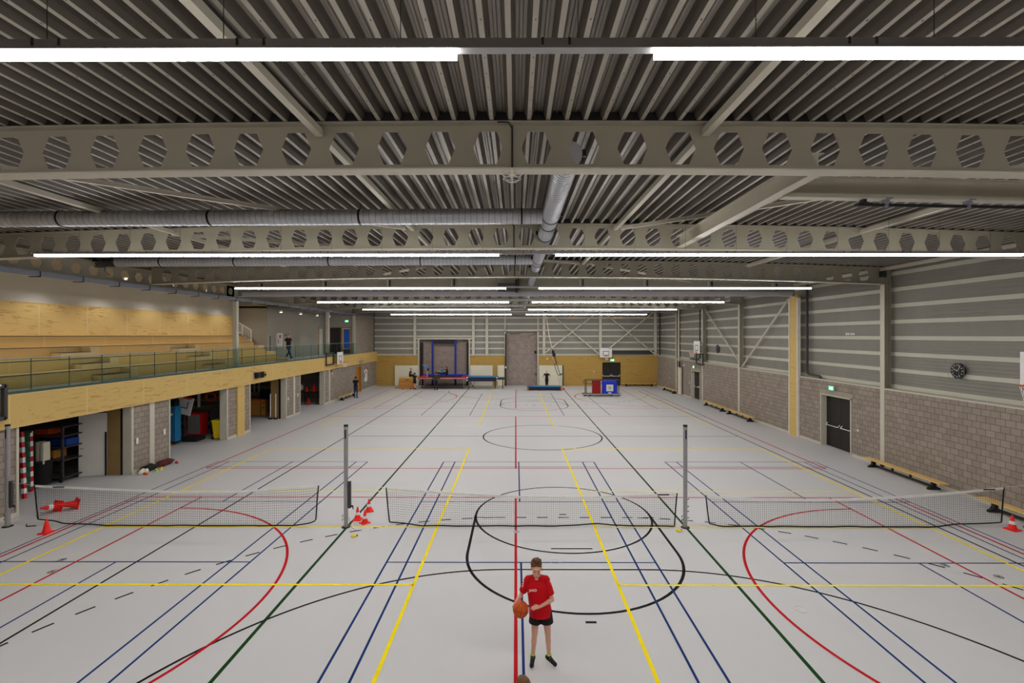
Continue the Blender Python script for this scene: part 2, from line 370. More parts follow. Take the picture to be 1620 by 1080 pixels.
def castellated(yc, label, x0=-14.35, x1=14.35, zb=7.42, zt=8.08, name='castellated_beam'):
    root = thing(name, label, 'roof beam', (0, yc, 0), 0, 'castellated roof beams'); zm = (zb+zt)/2; p = .668
    w = MB(); hx, hs, hz = .21, .117, .226; t = .006
    k0 = int(math.floor((x0+.05-.334)/p)); cells = []
    lo = x0
    for k in range(k0-1, -k0+3):
        c = -.05+.334+k*p
        if c-.334 < x0-.001 or c+.334 > x1+.001: continue
        cells.append(c)
    def poly(ps):
        vs = [(a, -t, z) for a, z in ps] + [(a, t, z) for a, z in ps]; n = len(ps)
        w.add(vs, [tuple(range(n)), tuple(reversed(range(n, 2*n)))])
    for c in cells:
        l, r = c-.334, c+.334
        poly([(l, zt), (c-hs, zm+hz), (c+hs, zm+hz), (r, zt)]); poly([(l, zb), (r, zb), (c+hs, zm-hz), (c-hs, zm-hz)])
        poly([(l, zt), (l, zm), (c-hx, zm), (c-hs, zm+hz)]); poly([(l, zb), (c-hs, zm-hz), (c-hx, zm), (l, zm)])
        poly([(r, zt), (c+hs, zm+hz), (c+hx, zm), (r, zm)]); poly([(r, zb), (r, zm), (c+hx, zm), (c+hs, zm-hz)])
        hexa = [(c-hs, zm+hz), (c+hs, zm+hz), (c+hx, zm), (c+hs, zm-hz), (c-hs, zm-hz), (c-hx, zm)]
        vs = [(a, -t, z) for a, z in hexa] + [(a, t, z) for a, z in hexa]
        w.add(vs, [(i, (i+1) % 6, (i+1) % 6+6, i+6) for i in range(6)])
    if cells[0]-.334 > x0+.01: w.box(x0, cells[0]-.334, -t, t, zb, zt)
    if cells[-1]+.334 < x1-.01: w.box(cells[-1]+.334, x1, -t, t, zb, zt)
    bend(w).build('web', 'steel', root)
    for nm, z0, z1 in (('bottom_flange', zb, zb+.02), ('top_flange', zt-.02, zt)):
        f = MB(); n = 28
        for i in range(n):
            a = x0+(x1-x0)*i/n; c = x0+(x1-x0)*(i+1)/n; f.box(a, c, -.12, .12, z0, z1)
        bend(f).build(nm, 'steel_light' if nm[0] == 'b' else 'steel', root)
    f = MB(); n = 28
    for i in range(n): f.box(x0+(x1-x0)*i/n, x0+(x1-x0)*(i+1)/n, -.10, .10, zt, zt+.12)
    bend(f).build('trough_shade_strip', 'blackm', root)  # black strip stands in for the shade in the troughs above the beam
    return root

def build_steel():
    ys = [6.72, 12.78, 19.0, 31.2, 37.3, 43.4]
    lab = ['nearest castellated roof beam, right behind the first light line', 'castellated roof beam, second one from the camera',
           'castellated roof beam, third one, ending on the right wall column with the floodlight', 'castellated roof beam just beyond the dividing curtain',
           'castellated roof beam, second one beyond the dividing curtain', 'castellated roof beam closest to the far wall']
    for y, l in zip(ys, lab):
        r = castellated(y, l)
        c = MB(); c.tube([(-.05, -.02, 8.05), (-.05, -.03, 7.45)], .012, 6).tube([(-.25, -.125, 8.055), (-.1, -.125, 8.055), (-.05, -.06, 8.0)], .01, 6)
        if y < 20: c.build('black_cable', 'blackm', r)
    # solid girder that carries the dividing curtain
    r = thing('plate_girder', 'solid plate girder above the grey dividing curtain', 'roof beam', (0, 24.95, 0))
    w = MB(); n = 24
    for i in range(n):
        a = -14.35+28.7*i/n; c = -14.35+28.7*(i+1)/n
        w.box(a, c, -.006, .006, 7.44, 8.06)
    bend(w).build('web', 'steel', r)
    for nm, z0, z1 in (('bottom_flange', 7.42, 7.44), ('top_flange', 8.06, 8.08)):
        f = MB()
        for i in range(n): f.box(-14.35+28.7*i/n, -14.35+28.7*(i+1)/n, -.12, .12, z0, z1)
        bend(f).build(nm, 'steel_light', r)
    for k in range(9):
        x = -13.2+3.3*k; s = MB(); s.box(x-.03, x+.03, -.13, -.01, 7.42, 8.05); bend(s).build('stiffener', 'steel_light', r)
        s = MB(); s.box(x+.12, x+.17, -.2, -.12, 7.4, 8.04); bend(s).build('curtain_hanger', 'blackm', r)
    # longitudinal steel
    def long_tube(x, y0, y1, z, w, label, name='roof_tie_tube', h=None):
        b = MB(); b.bar((x, y0, z-drop(x)), (x, y1, z-drop(x)), w, h or w); o = b.build(name, 'steel_light'); tag(o, label, 'tie tube', 'square tie tubes under the roof')
    bays = [(-1.5, 6.7, 'in the bay nearest the camera'), (6.74, 12.76, 'in the bay behind the nearest beam'), (12.8, 18.98, 'in the bay behind the second beam')]
    for (y0, y1, tx) in bays:
        long_tube(-2.72, y0, y1, 7.96, .1, 'square tie tube left of the ridge '+tx); long_tube(2.62, y0, y1, 7.96, .1, 'square tie tube right of the ridge '+tx)
        if y0 > 0: long_tube(-9.1, y0, y1, 7.99, .1, 'square tie tube over the left courts '+tx); long_tube(9.1, y0, y1, 7.99, .1, 'square tie tube over the right courts '+tx)
    for (p, q, l) in (((-2.9, 12.7), (-9.4, 6.85), 'diagonal roof brace on the left between the first two beams'), ((2.75, 12.7), (9.3, 6.85), 'diagonal roof brace on the right between the first two beams'),
                      ((2.5, 18.9), (-9.2, 12.9), 'long diagonal roof brace crossing the ridge between the second and third beams'), ((-2.9, 18.95), (-9.0, 24.8), 'diagonal roof brace on the left before the curtain girder'),
                      ((2.9, 18.95), (9.0, 24.8), 'diagonal roof brace on the right before the curtain girder')):
        b = MB(); z = lambda v: 7.93-drop(v[0]); P = Vector((p[0], p[1], z(p))); Q = Vector((q[0], q[1], z(q)))
        b.bar(P, Q, .08, .012).bar(P+Vector((0, -.035, .04)), Q+Vector((0, -.035, .04)), .012, .08)
        tag(b.build('roof_brace', 'steel_light'), l, 'brace', 'roof braces')
    b = MB(); b.ibeam((4.28, 6.86, 7.43), (4.28, 12.64, 7.43), .18, .30); tag(b.build('joist', 'steel_light'), 'deep steel joist running lengthwise on the right between the first two beams', 'roof joist')
    b = MB(); b.ibeam((4.4, 8.0, 7.41), (14.3, 8.0, 7.22), .18, .34); tag(b.build('joist', 'steel_light'), 'steel joist running sideways to the right wall above the black tube', 'roof joist')
    # black tube of the climbing rack hung under it
    r = thing('climbing_rail', 'black rail hung on blue grey clamps under the right joist', 'rail', (0, 8.0, 0))
    MB().tube([(5.8, 0, 7.3), (13.9, 0, 7.16)], .028, 10).build('tube', 'blackm', r, True)
    for k in range(5):
        x = 6.1+1.35*k; zc = 7.3-.0173*(x-5.8); m = MB(); m.box(x-.035, x+.035, -.05, .05, zc+.03, zc+.1).box(x-.05, x+.05, -.1, .1, zc+.08, zc+.1).tube([(x-.03, 0, zc), (x+.03, 0, zc)], .036, 10)
        m.build('clamp', 'tray', r)
    MB().box(5.62, 5.86, -.04, .04, 7.27, 7.33).box(5.7, 5.76, -.05, .05, 7.3, 7.4).build('end_hook', 'blackm', r)
    # left longitudinal castellated girder over the gallery edge
    r = thing('gallery_edge_girder', 'castellated girder running lengthwise above the gallery balustrade', 'roof beam', (-14.62, 0, 0)); w = MB(); y = 1.0; zb, zt = 7.12, 7.66; zm = (zb+zt)/2; t = .006
    while y < 24.4:
        c = y+.334; l, rr = y, y+.668; hx, hs, hz = .2, .11, .17
        def P(ps): w.add([(-t, a, z) for a, z in ps] + [(t, a, z) for a, z in ps], [tuple(range(len(ps))), tuple(reversed(range(len(ps), 2*len(ps))))])
        P([(l, zt), (c-hs, zm+hz), (c+hs, zm+hz), (rr, zt)]); P([(l, zb), (rr, zb), (c+hs, zm-hz), (c-hs, zm-hz)])
        P([(l, zt), (l, zm), (c-hx, zm), (c-hs, zm+hz)]); P([(l, zb), (c-hs, zm-hz), (c-hx, zm), (l, zm)])
        P([(rr, zt), (c+hs, zm+hz), (c+hx, zm), (rr, zm)]); P([(rr, zb), (rr, zm), (c+hx, zm), (c+hs, zm-hz)])
        y += .668
    w.build('web', 'steel', r)
    MB().box(-.12, .12, 1, 43.2, zb-.02, zb).box(-.12, .12, 1, 43.2, zt, zt+.02).build('flanges', 'steel', r)
    MB().box(-t, t, 24.4, 43.2, zb, zt).build('solid_web', 'steel', r)
    r = thing('cable_channel', 'blue grey steel channel with dark brackets along the gallery edge', 'channel', (-14.3, 0, 0))
    MB().box(-.04, .04, 1, 48.9, 6.92, 7.06).box(-.08, .04, 1, 48.9, 7.06, 7.07).build('channel', 'tray', r)
    for k in range(26):
        y = 7.2+1.45*k; MB().box(-.30, .05, y-.015, y+.015, 6.89, 6.915).box(.04, .052, y-.015, y+.015, 6.89, 7.07).build('bracket', 'blackm', r)

def build_ducts():
    def ring_duct(name, label, p, q, r, collars, rib=.13, hang=True):
        p = Vector(p); q = Vector(q); d = q-p; L = d.length; root = thing(name, label, 'air duct', p)
        pts = []; rs = []; n = int(L/rib)
        for i in range(n):
            t0 = i*rib
            for (dt, dr) in ((0, 0), (rib*.94, 0), (rib*.97, .005)): pts.append(d/L*(t0+dt)); rs.append(r+dr)
        pts.append(d); rs.append(r)
        tb = MB().tube(pts, rs, 28); tb.m = [1 if (k//28) % 3 and k < (len(pts)-1)*28 else 0 for k in range(len(tb.f))]; tb.build('spiral_pipe', ['duct', 'duct_seam'], root, True)
        for s in collars:
            c = d/L*s; u = d/L*.02
            m = MB(); m.tube([c-u, c+u], r+.011, 28)
            m.build('hanger_band', 'blackm', root, True)
            if hang:
                top = 8.08-drop(p.x+c.x)-p.z
                MB().tube([c+Vector((0, 0, r)), (c.x, c.y, top)], .006, 6).build('hanger_rod', 'blackm', root)
        return root
    m = ring_duct('main_air_duct', 'large spiral air duct running lengthwise just right of the ridge', (.77, 7.0, 7.77), (.77, 24.2, 7.77), .195, (.05, 3.6, 4.3, 5.6, 6.9, 9.6, 10.3, 11.8), .11, False)
    for y in (.05, 3.6, 5.55, 6.9, 9.6, 11.7):
        for s in (-1, 1): MB().cbox((s*.225, y, .03), (.05, .05, .1)).build('bracket', 'blackm', m)
    ring_duct('branch_air_duct', 'spiral branch duct above the front half of the hall, nearer and thicker looking', (.58, 10.65, 7.77), (-14.0, 10.65, 7.70), .17, (.45, 4.0, 7.3, 10.6, 13.9))
    ring_duct('branch_air_duct', 'spiral branch duct behind the second beam, ending open over the stand', (.58, 16.9, 7.77), (-14.0, 16.9, 7.70), .155, (.6, 3.9, 7.1, 10.4, 13.0))
    r = thing('fire_damper', 'dark duct damper with cables at the stand end of the second branch duct', 'air duct', (-14.1, 16.9, 7.69))
    MB().tube([(0, 0, 0), (-.35, 0, 0), (-.38, 0, 0), (-.6, 0, 0)], [.15, .15, .18, .18], 20).build('housing', 'darkgrey', r, True); MB().tube([(-.1, -.1, .12), (-.2, -.15, -.3), (-.05, -.1, -.45)], .01, 6).build('cable', 'blackm', r)
    ring_duct('main_air_duct', 'spiral main duct in the far half of the hall near the ridge', (.77, 25.6, 7.77), (.77, 44.6, 7.77), .195, (6, 12, 18), .3, False)
    ring_duct('branch_air_duct', 'spiral branch duct just beyond the grey dividing curtain', (.58, 35.6, 7.77), (-13.9, 35.6, 7.70), .17, (1, 4.4, 7.7, 11), .3)
    ring_duct('branch_air_duct', 'spiral branch duct farthest away near the back of the hall', (.58, 41.9, 7.77), (-13.9, 41.9, 7.70), .16, (1, 4.4, 7.7, 11), .3)
    ring_duct('rear_air_duct', 'thin white pipe below the roof at the far right of the hall', (1.2, 44.6, 7.45), (9.5, 44.6, 7.35), .05, (2, 5), .5)

# ------------------------------------------------------------------ light lines
def build_lights():
    ords = ['light line nearest the camera, cut by both picture edges', 'light line second from the camera, just before the second beam', 'light line third from the camera, in front of the curtain girder',
            'light line fourth from the camera, first beyond the dividing curtain', 'light line fifth from the camera, above the far courts', 'light line farthest from the camera, shortest in the picture']
    for i in range(6):
        y = 3.27+8.2*i; z = 7.05; cx = .27
        r = thing('light_line', 'long white '+ords[i], 'ceiling light', (cx, y, z), 0, 'suspended light lines')
        MB().box(-11.72, 11.72, -.032, .032, .03, .09).box(-11.72, 11.72, -.038, .038, .022, .032).build('housing', 'alu', r)
        for s in (-1, 1):
            for k in range(8):
                a = .67+1.38*k; m = MB(); x0, x1 = (a, a+1.379) if s == 1 else (-a-1.379, -a)
                m.box(x0, x1, -.031, .031, -.025, .021); m.m = [0, 1, 1, 1, 1, 1]; m.build('diffuser', ['diffuser', 'diffuser_side'], r)
        for k in range(-9, 10):
            xk = k*1.2+.15
            if abs(xk) < 11.6: MB().tube([(xk, 0, .09), (xk, 0, 8.095-drop(xk+cx)-z)], .003, 5).build('suspension_cable', 'darkgrey', r)
        if i < 2:
            for k in range(-8, 9):
                for q in (-.09, .09): MB().box(k*1.38+.67*(1 if k > 0 else -1 if k < 0 else 0)+q-.008, k*1.38+.67*(1 if k > 0 else -1 if k < 0 else 0)+q+.008, -.036, .036, .045, .093).build('mounting_clip', 'darkgrey', r)
    # gallery downlights
    for i, (x, y) in enumerate(((-16.0, 32.9), (-16.0, 35.9), (-16.0, 38.9), (-16.0, 41.4))):
        r = thing('downlight', ['surface downlight above the walking person', 'second surface downlight along the gallery', 'third surface downlight along the gallery', 'surface downlight nearest the gallery exit sign'][i], 'ceiling light', (x, y, 6.85), 0, 'gallery downlights')
        MB().lathe([(.09, -.14), (.1, -.14), (.1, .0), (.09, .01)], n=18).build('housing', 'white', r); MB().lathe([(.001, -.142), (.085, -.142), (.085, -.135)], n=18).build('lens', 'lamp', r)
        sp = bpy.data.lights.new('downlight_beam', 'SPOT'); sp.energy = 40; sp.spot_size = math.radians(95); sp.spot_blend = .6; sp.shadow_soft_size = .08; sp.color = (1, .95, .88)
        o = bpy.data.objects.new('beam', sp); C.objects.link(o); o.parent = r; o.location = (-.0, 0, -.16); o.rotation_euler = (0, math.radians(-8), 0)
    for k in range(11):
        y = 1.5+2.95*k
        r = thing('recessed_spot', 'recessed ceiling spot above the wooden stand wall', 'ceiling light', (-17.9, y, 7.72), 0, 'recessed spots along the stand wall')
        MB().lathe([(.1, 0), (.11, -.015), (.08, -.02), (.08, .005)], n=16).build('trim_ring', 'white', r); MB().lathe([(.001, -.002), (.07, -.002), (.07, .006)], n=16).build('lens', 'lamp', r)
        sp = bpy.data.lights.new('spot_beam', 'SPOT'); sp.energy = 75; sp.spot_size = math.radians(120); sp.spot_blend = .7; sp.shadow_soft_size = .07; sp.color = (1, .98, .96)
        o = bpy.data.objects.new('beam', sp); C.objects.link(o); o.parent = r; o.location = (0, 0, -.04)
# ------------------------------------------------------------------ walls
ZW = 3.03
def cassette(b, axis, pos, sgn, a0, a1, z0, z1, holes=()):
    """horizontal wall cassettes: recessed ribbed grey field and a protruding paler band; pos = plane, sgn = direction into the room"""
    def put(z, zt, d, mi):
        segs = [(a0, a1)]
        for (h0, h1, hz0, hz1) in holes:
            if z < hz1 - .01 and zt > hz0 + .01:
                segs = [s for (p, q) in segs for s in ((p, min(q, h0)), (max(p, h1), q)) if s[1]-s[0] > .01]
        for (p, q) in segs:
            lo, hi = sorted((pos, pos+sgn*d))
            if axis == 'x': b.box(lo, hi, p, q, z, zt, mi)
            else: b.box(p, q, lo, hi, z, zt, mi)
    z = z0
    while z < z1:
        put(z, min(z+.15, z1), .075, 1)
        zz = z+.15
        for k in range(4):
            h = .475/4
            if zz+.001 < z1: put(zz, min(zz+h-.012, z1), .045, 0)
            if zz+h-.012 < z1: put(zz+h-.012, min(zz+h, z1), .03, 0)
            zz += h
        z += .625
def build_right():
    X = 14.38
    b = MB()
    y0, y1 = 20.75, 22.85; d0, d1 = 37.75, 39.65       # double door, far door
    b.box(X, X+.32, -1.5, y0, 0, ZW).box(X, X+.32, y0, y1, 2.42, ZW).box(X, X+.32, y1, d0, 0, ZW).box(X, X+.32, d0, d1, 2.3, ZW).box(X, X+.32, d1, 49.3, 0, ZW)
    w = struct(b.build('wall_right', 'brick_x'))
    c = MB(); cassette(c, 'x', 14.78, -1, -1.5, 49.3, ZW+.06, 8.1); c.box(14.78, 14.9, -1.5, 49.9, 0, 8.1, 0); cl = c.build('cladding', ['clad', 'clad_band'], w)
    MB().box(X-.015, X+.4, -1.5, 49.2, ZW, ZW+.05).build('sill', 'steel_light', w)
    b = MB()
    for a, e in ((-1.5, y0-.05), (y1+.05, d0-.05), (d1+.05, 49.15)): b.box(X-.02, X, a, e, 0, .1)
    struct(b.build('baseboard_right', 'steel_light'))
    b = MB(); b.bar((14.33, -1.5, 7.72), (14.33, 49.2, 7.72), .1, .12); struct(b.build('trim_1', 'steel_light'))
    # columns
    for y, l in ((12.9, 'beside the nearest right hoop'), (19.0, 'below the floodlight, between the two near benches and the double door'), (31.2, 'where the two right wall braces meet'), (37.3, 'behind the far right hoop'), (43.4, 'nearest the far corner')):
        r = thing('steel_column', 'cream steel column in the right wall '+l, 'column', (X+.0, y, 0), 0, 'right wall columns')
        MB().box(-.02, .01, -.11, .11, 0, ZW).build('lower_flange', 'steel_light', r)
        MB().box(-.02, .0, -.11, .11, ZW, 7.1).build('inner_flange', 'steel_light', r); m = MB(); m.box(.22, .24, -.11, .11, ZW, 7.7).box(0, .22, -.006, .006, ZW, 7.7)
        m.build('upper_section', 'steel', r)
        MB().box(-.02, .2, -.11, .11, 7.1, 7.13).build('top_plate', 'steel', r)
    r = thing('floodlight', 'small grey floodlight box on top of the right wall column', 'floodlight', (14.2, 18.75, 7.5), math.radians(25))
    MB().bbox((0, 0, 0), (.22, .16, .24), .01).build('housing', 'darkgrey', r); MB().box(-.125, -.112, -.07, .07, -.1, .1).build('lens', 'door_glass', r); MB().box(.05, .2, -.02, .02, .1, .14).build('bracket', 'alu', r)
    # wind braces
    for p, q, l in (((14.5, 37.1, 7.15), (14.5, 31.45, 3.45), 'round wall brace left of the middle right wall column'), ((14.5, 25.7, 7.1), (14.5, 31.0, 3.15), 'round wall brace right of the middle right wall column')):
        m = MB(); m.tube([p, q], .055, 10); tag(m.build('wall_brace', 'steel_light', None, True), l, 'brace')
    # curtain guide post
    for sx, side, yy in ((1, 'right', 24.95), (-1, 'left', 24.85)):
        r = thing('curtain_post', 'tall plywood curtain guide post against the '+side+' wall', 'post', (sx*(14.36 if sx > 0 else 14.2), yy, 0))
        top = 7.2 if sx > 0 else 2.56
        MB().box(-.07, .07, -.32, .32, 0, top).build('plywood_casing', 'ply_x', r)
        if sx > 0:
            for e in (-.40, .34): MB().box(-.09, .07, e, e+.06, 0, top-.15).build('guide_rail', 'white', r)
    # drain pipe
    m = MB(); m.tube([(14.55, 24.2, 7.75), (14.55, 24.2, 3.35), (14.54, 24.15, 3.25), (14.53, 24.0, 3.21), (14.53, 23.2, 3.2), (14.53, 23.1, 3.15), (14.53, 23.1, 3.08)], .055, 12)
    tag(m.build('drain_pipe', 'darkgrey', None, True), 'dark drain pipe coming down the right wall beside the plywood post', 'pipe')
    m = MB(); m.tube([(14.53, 40.3, 3.2), (14.53, 38.6, 3.22), (14.53, 38.2, 3.35), (14.53, 38.2, 7.7)], .055, 12)
    tag(m.build('drain_pipe', 'darkgrey', None, True), 'dark drain pipe bending behind the far right hoop', 'pipe')
    # doors
    def double_door(n, a, e, top, depth=.24):
        r = bpy.data.objects.new('door_%d' % n, None); C.objects.link(r); r.location = (X, (a+e)/2, 0); r['kind'] = 'structure'
        h = (e-a)/2
        MB().box(-.03, .3, -h, -h+.06, 0, top).box(-.03, .3, h-.06, h, 0, top).box(-.03, .3, -h, h, top-.05, top).build('door_frame', 'steel_light', r)
        for s in (-1, 1):
            lf = MB(); ya, yb = (-h+.06, -.02) if s < 0 else (-.01, h-.06); lf.box(depth, depth+.05, ya, yb, .01, top-.05)
            l = lf.build('door_leaf', 'dark_door', r)
            pb = MB(); pb.tube([(depth-.09, ya+.08, .98), (depth-.09, yb-.08, .98)], .018, 8)
            for q in (ya+.08, yb-.08): pb.tube([(depth-.09, q, .98), (depth, q, 1.08)], .02, 6)
            pb.build('panic_bar', 'white', l)
        MB().box(depth+.05, depth+.07, -h, h, 0, top).build('door_back', 'dark_door', r)
        MB().box(-.012, .0, -h-.08, h+.08, top, top+.2).build('lintel', 'steel', r)
        return r
    double_door(1, y0, y1, 2.42); double_door(2, d0, d1, 2.3)
    def exit_sign(label, loc, rz, w=.34, h=.19):
        r = thing('exit_sign', label, 'exit sign', loc, rz)
        MB().box(-w/2, w/2, -.03, .02, -h/2, h/2).build('housing', 'white', r); MB().box(-w/2+.012, w/2-.012, -.036, -.03, -h/2+.012, h/2-.012).build('panel', 'exit', r)
        m = MB(); m.box(w*.12, w*.34, -.039, -.036, -h*.34, h*.34)
        m.ellip((-w*.16, -.038, h*.27), (.018, .002, .018)); m.prism([(-w*.2, h*.15), (-w*.08, h*.18), (-w*.02, -.01), (-w*.12, -.03)], -.039, -.036)
        m.prism([(-w*.1, 0), (w*.02, -h*.15), (-w*.02, -h*.32), (-w*.07, -h*.15)], -.039, -.036).prism([(-w*.13, 0), (-w*.2, -h*.2), (-w*.34, -h*.25), (-w*.22, -h*.02)], -.039, -.036)
        m.build('running_figure', 'exit_w', r)
    exit_sign('green exit sign above the right double door', (14.3, 21.95, 2.75), -PI/2); exit_sign('green exit sign above the door below the far right hoop', (14.3, 38.9, 2.6), -PI/2)
    exit_sign('green exit sign above the dark doorway in the far wall', (9.75, 48.93, 2.62), 0, .42, .24); exit_sign('green exit sign on the gallery end wall', (-15.1, 43.12, 6.4), 0)
    for y, z, l in ((20.35, 1.15, 'white switch beside the right double door'), (40.1, 1.2, 'white switch beside the far right door'), (45.3, 1.15, 'white switch near the far end of the right wall')):
        tag(MB().bbox((14.37, y, z), (.03, .09, .09), .004).build('wall_switch', 'white'), l, 'switch')
    m = MB(); m.box(14.34, 14.38, 41.2, 41.35, 2.55, 2.7).tube([(14.3, 41.27, 2.6), (14.25, 41.2, 2.55)], .05, 10); tag(m.build('wall_camera', 'white'), 'small white camera on the right wall left of the far hoop', 'camera')
    # clock
    r = thing('wall_clock', 'round black wall clock behind a square wire guard', 'clock', (14.66, 16.05, 3.97), -PI/2)
    R90 = Matrix.Rotation(PI/2, 4, 'X')
    MB().lathe([(.001, -.02), (.24, -.02), (.255, .0), (.255, .05), (.24, .06), (.001, .06)], n=32, mtx=R90).build('case', 'blackm', r, True)
    m = MB()
    for k in range(12):
        a = 2*PI*k/12; mt = Matrix.Rotation(a, 4, 'Y'); m.box(-.008, .008, -.066, -.061, .165, .215, 0, mt)
    m.build('hour_marks', 'white', r)
    for a, l, w in ((-62, .12, .014), (40, .17, .01)):
        MB().box(-w/2, w/2, -.07, -.066, -.02, l, 0, Matrix.Rotation(math.radians(a), 4, 'Y')).build('hand', 'white', r)
    m = MB()
    for s in (-1, 1): m.box(-.29, .29, -.1, -.094, s*.29-.004, s*.29+.004).box(s*.29-.004, s*.29+.004, -.1, -.094, -.29, .29).box(s*.1-.003, s*.1+.003, -.1, -.096, -.29, .29)
    for sx in (-1, 1):
        for sz in (-1, 1): m.box(sx*.29-.004, sx*.29+.004, -.1, .06, sz*.29-.004, sz*.29+.004)
    m.build('wire_guard', 'alu', r)
    r = thing('ventilation_sensor', 'dark oval device on the right wall between hoop and brace', 'wall device', (14.66, 35.2, 4.15))
    MB().ellip((0, 0, 0), (.07, .26, .32)).build('body', 'darkgrey', r, True)
    r = thing('number_plates', 'row of four small white plates on the right wall cladding', 'wall plate', (14.71, 21.35, 5.2))
    for k, y in enumerate((-.26, -.11, .07, .21)): MB().box(-.006, .0, y-.055, y+.055, -.045, .045).build('plate', 'white', r)
    # benches
def bench(label, loc, rz, L=3.5, group='low benches along the right wall'):
    r = thing('gym_bench', label, 'bench', loc, rz, group)
    MB().bbox((0, 0, .295), (.30, L, .04), .008).build('seat', 'bench_wood', r)
    MB().box(-.02, .02, -L/2+.3, L/2-.3, .06, .13).build('beam', 'blackm', r)
    for s in (-1, -.3, .3, 1):
        y = s*(L/2-.42); m = MB()
        if abs(s) == 1: m.prism([(-.2, 0), (.2, 0), (.2, .05), (.07, .12), (.06, .275), (-.06, .275), (-.07, .12), (-.2, .05)], y-.045, y+.045)
        else: m.box(-.025, .025, y-.03, y+.03, .13, .276)
        m.build('leg', 'blackm', r)
    return r
def build_benches():
    bench('low wooden bench between the double door and the nearest hoop, against the right wall', (13.95, 17.55, 0), 0, 3.55)
    bench('low wooden bench behind the right net beside the single cone, cut by the picture edge', (13.95, 12.8, 0), 0, 3.5)
    bench('low wooden bench right of the far door, nearer the camera of the touching pair', (13.95, 30.2, 0), 0, 3.6)
    bench('low wooden bench touching the far right door, farther of the touching pair', (13.95, 34.05, 0), 0, 3.6)
    bench('low wooden bench by the right wall near the far corner', (13.95, 44.0, 0), 0, 3.6)
    bench('low wooden bench along the far plywood wall right of the dark doorway', (12.4, 48.75, 0), PI/2, 3.4)
    bench('low wooden bench on the left side behind the standing man', (-13.75, 39.5, 0), 0, 3.6)

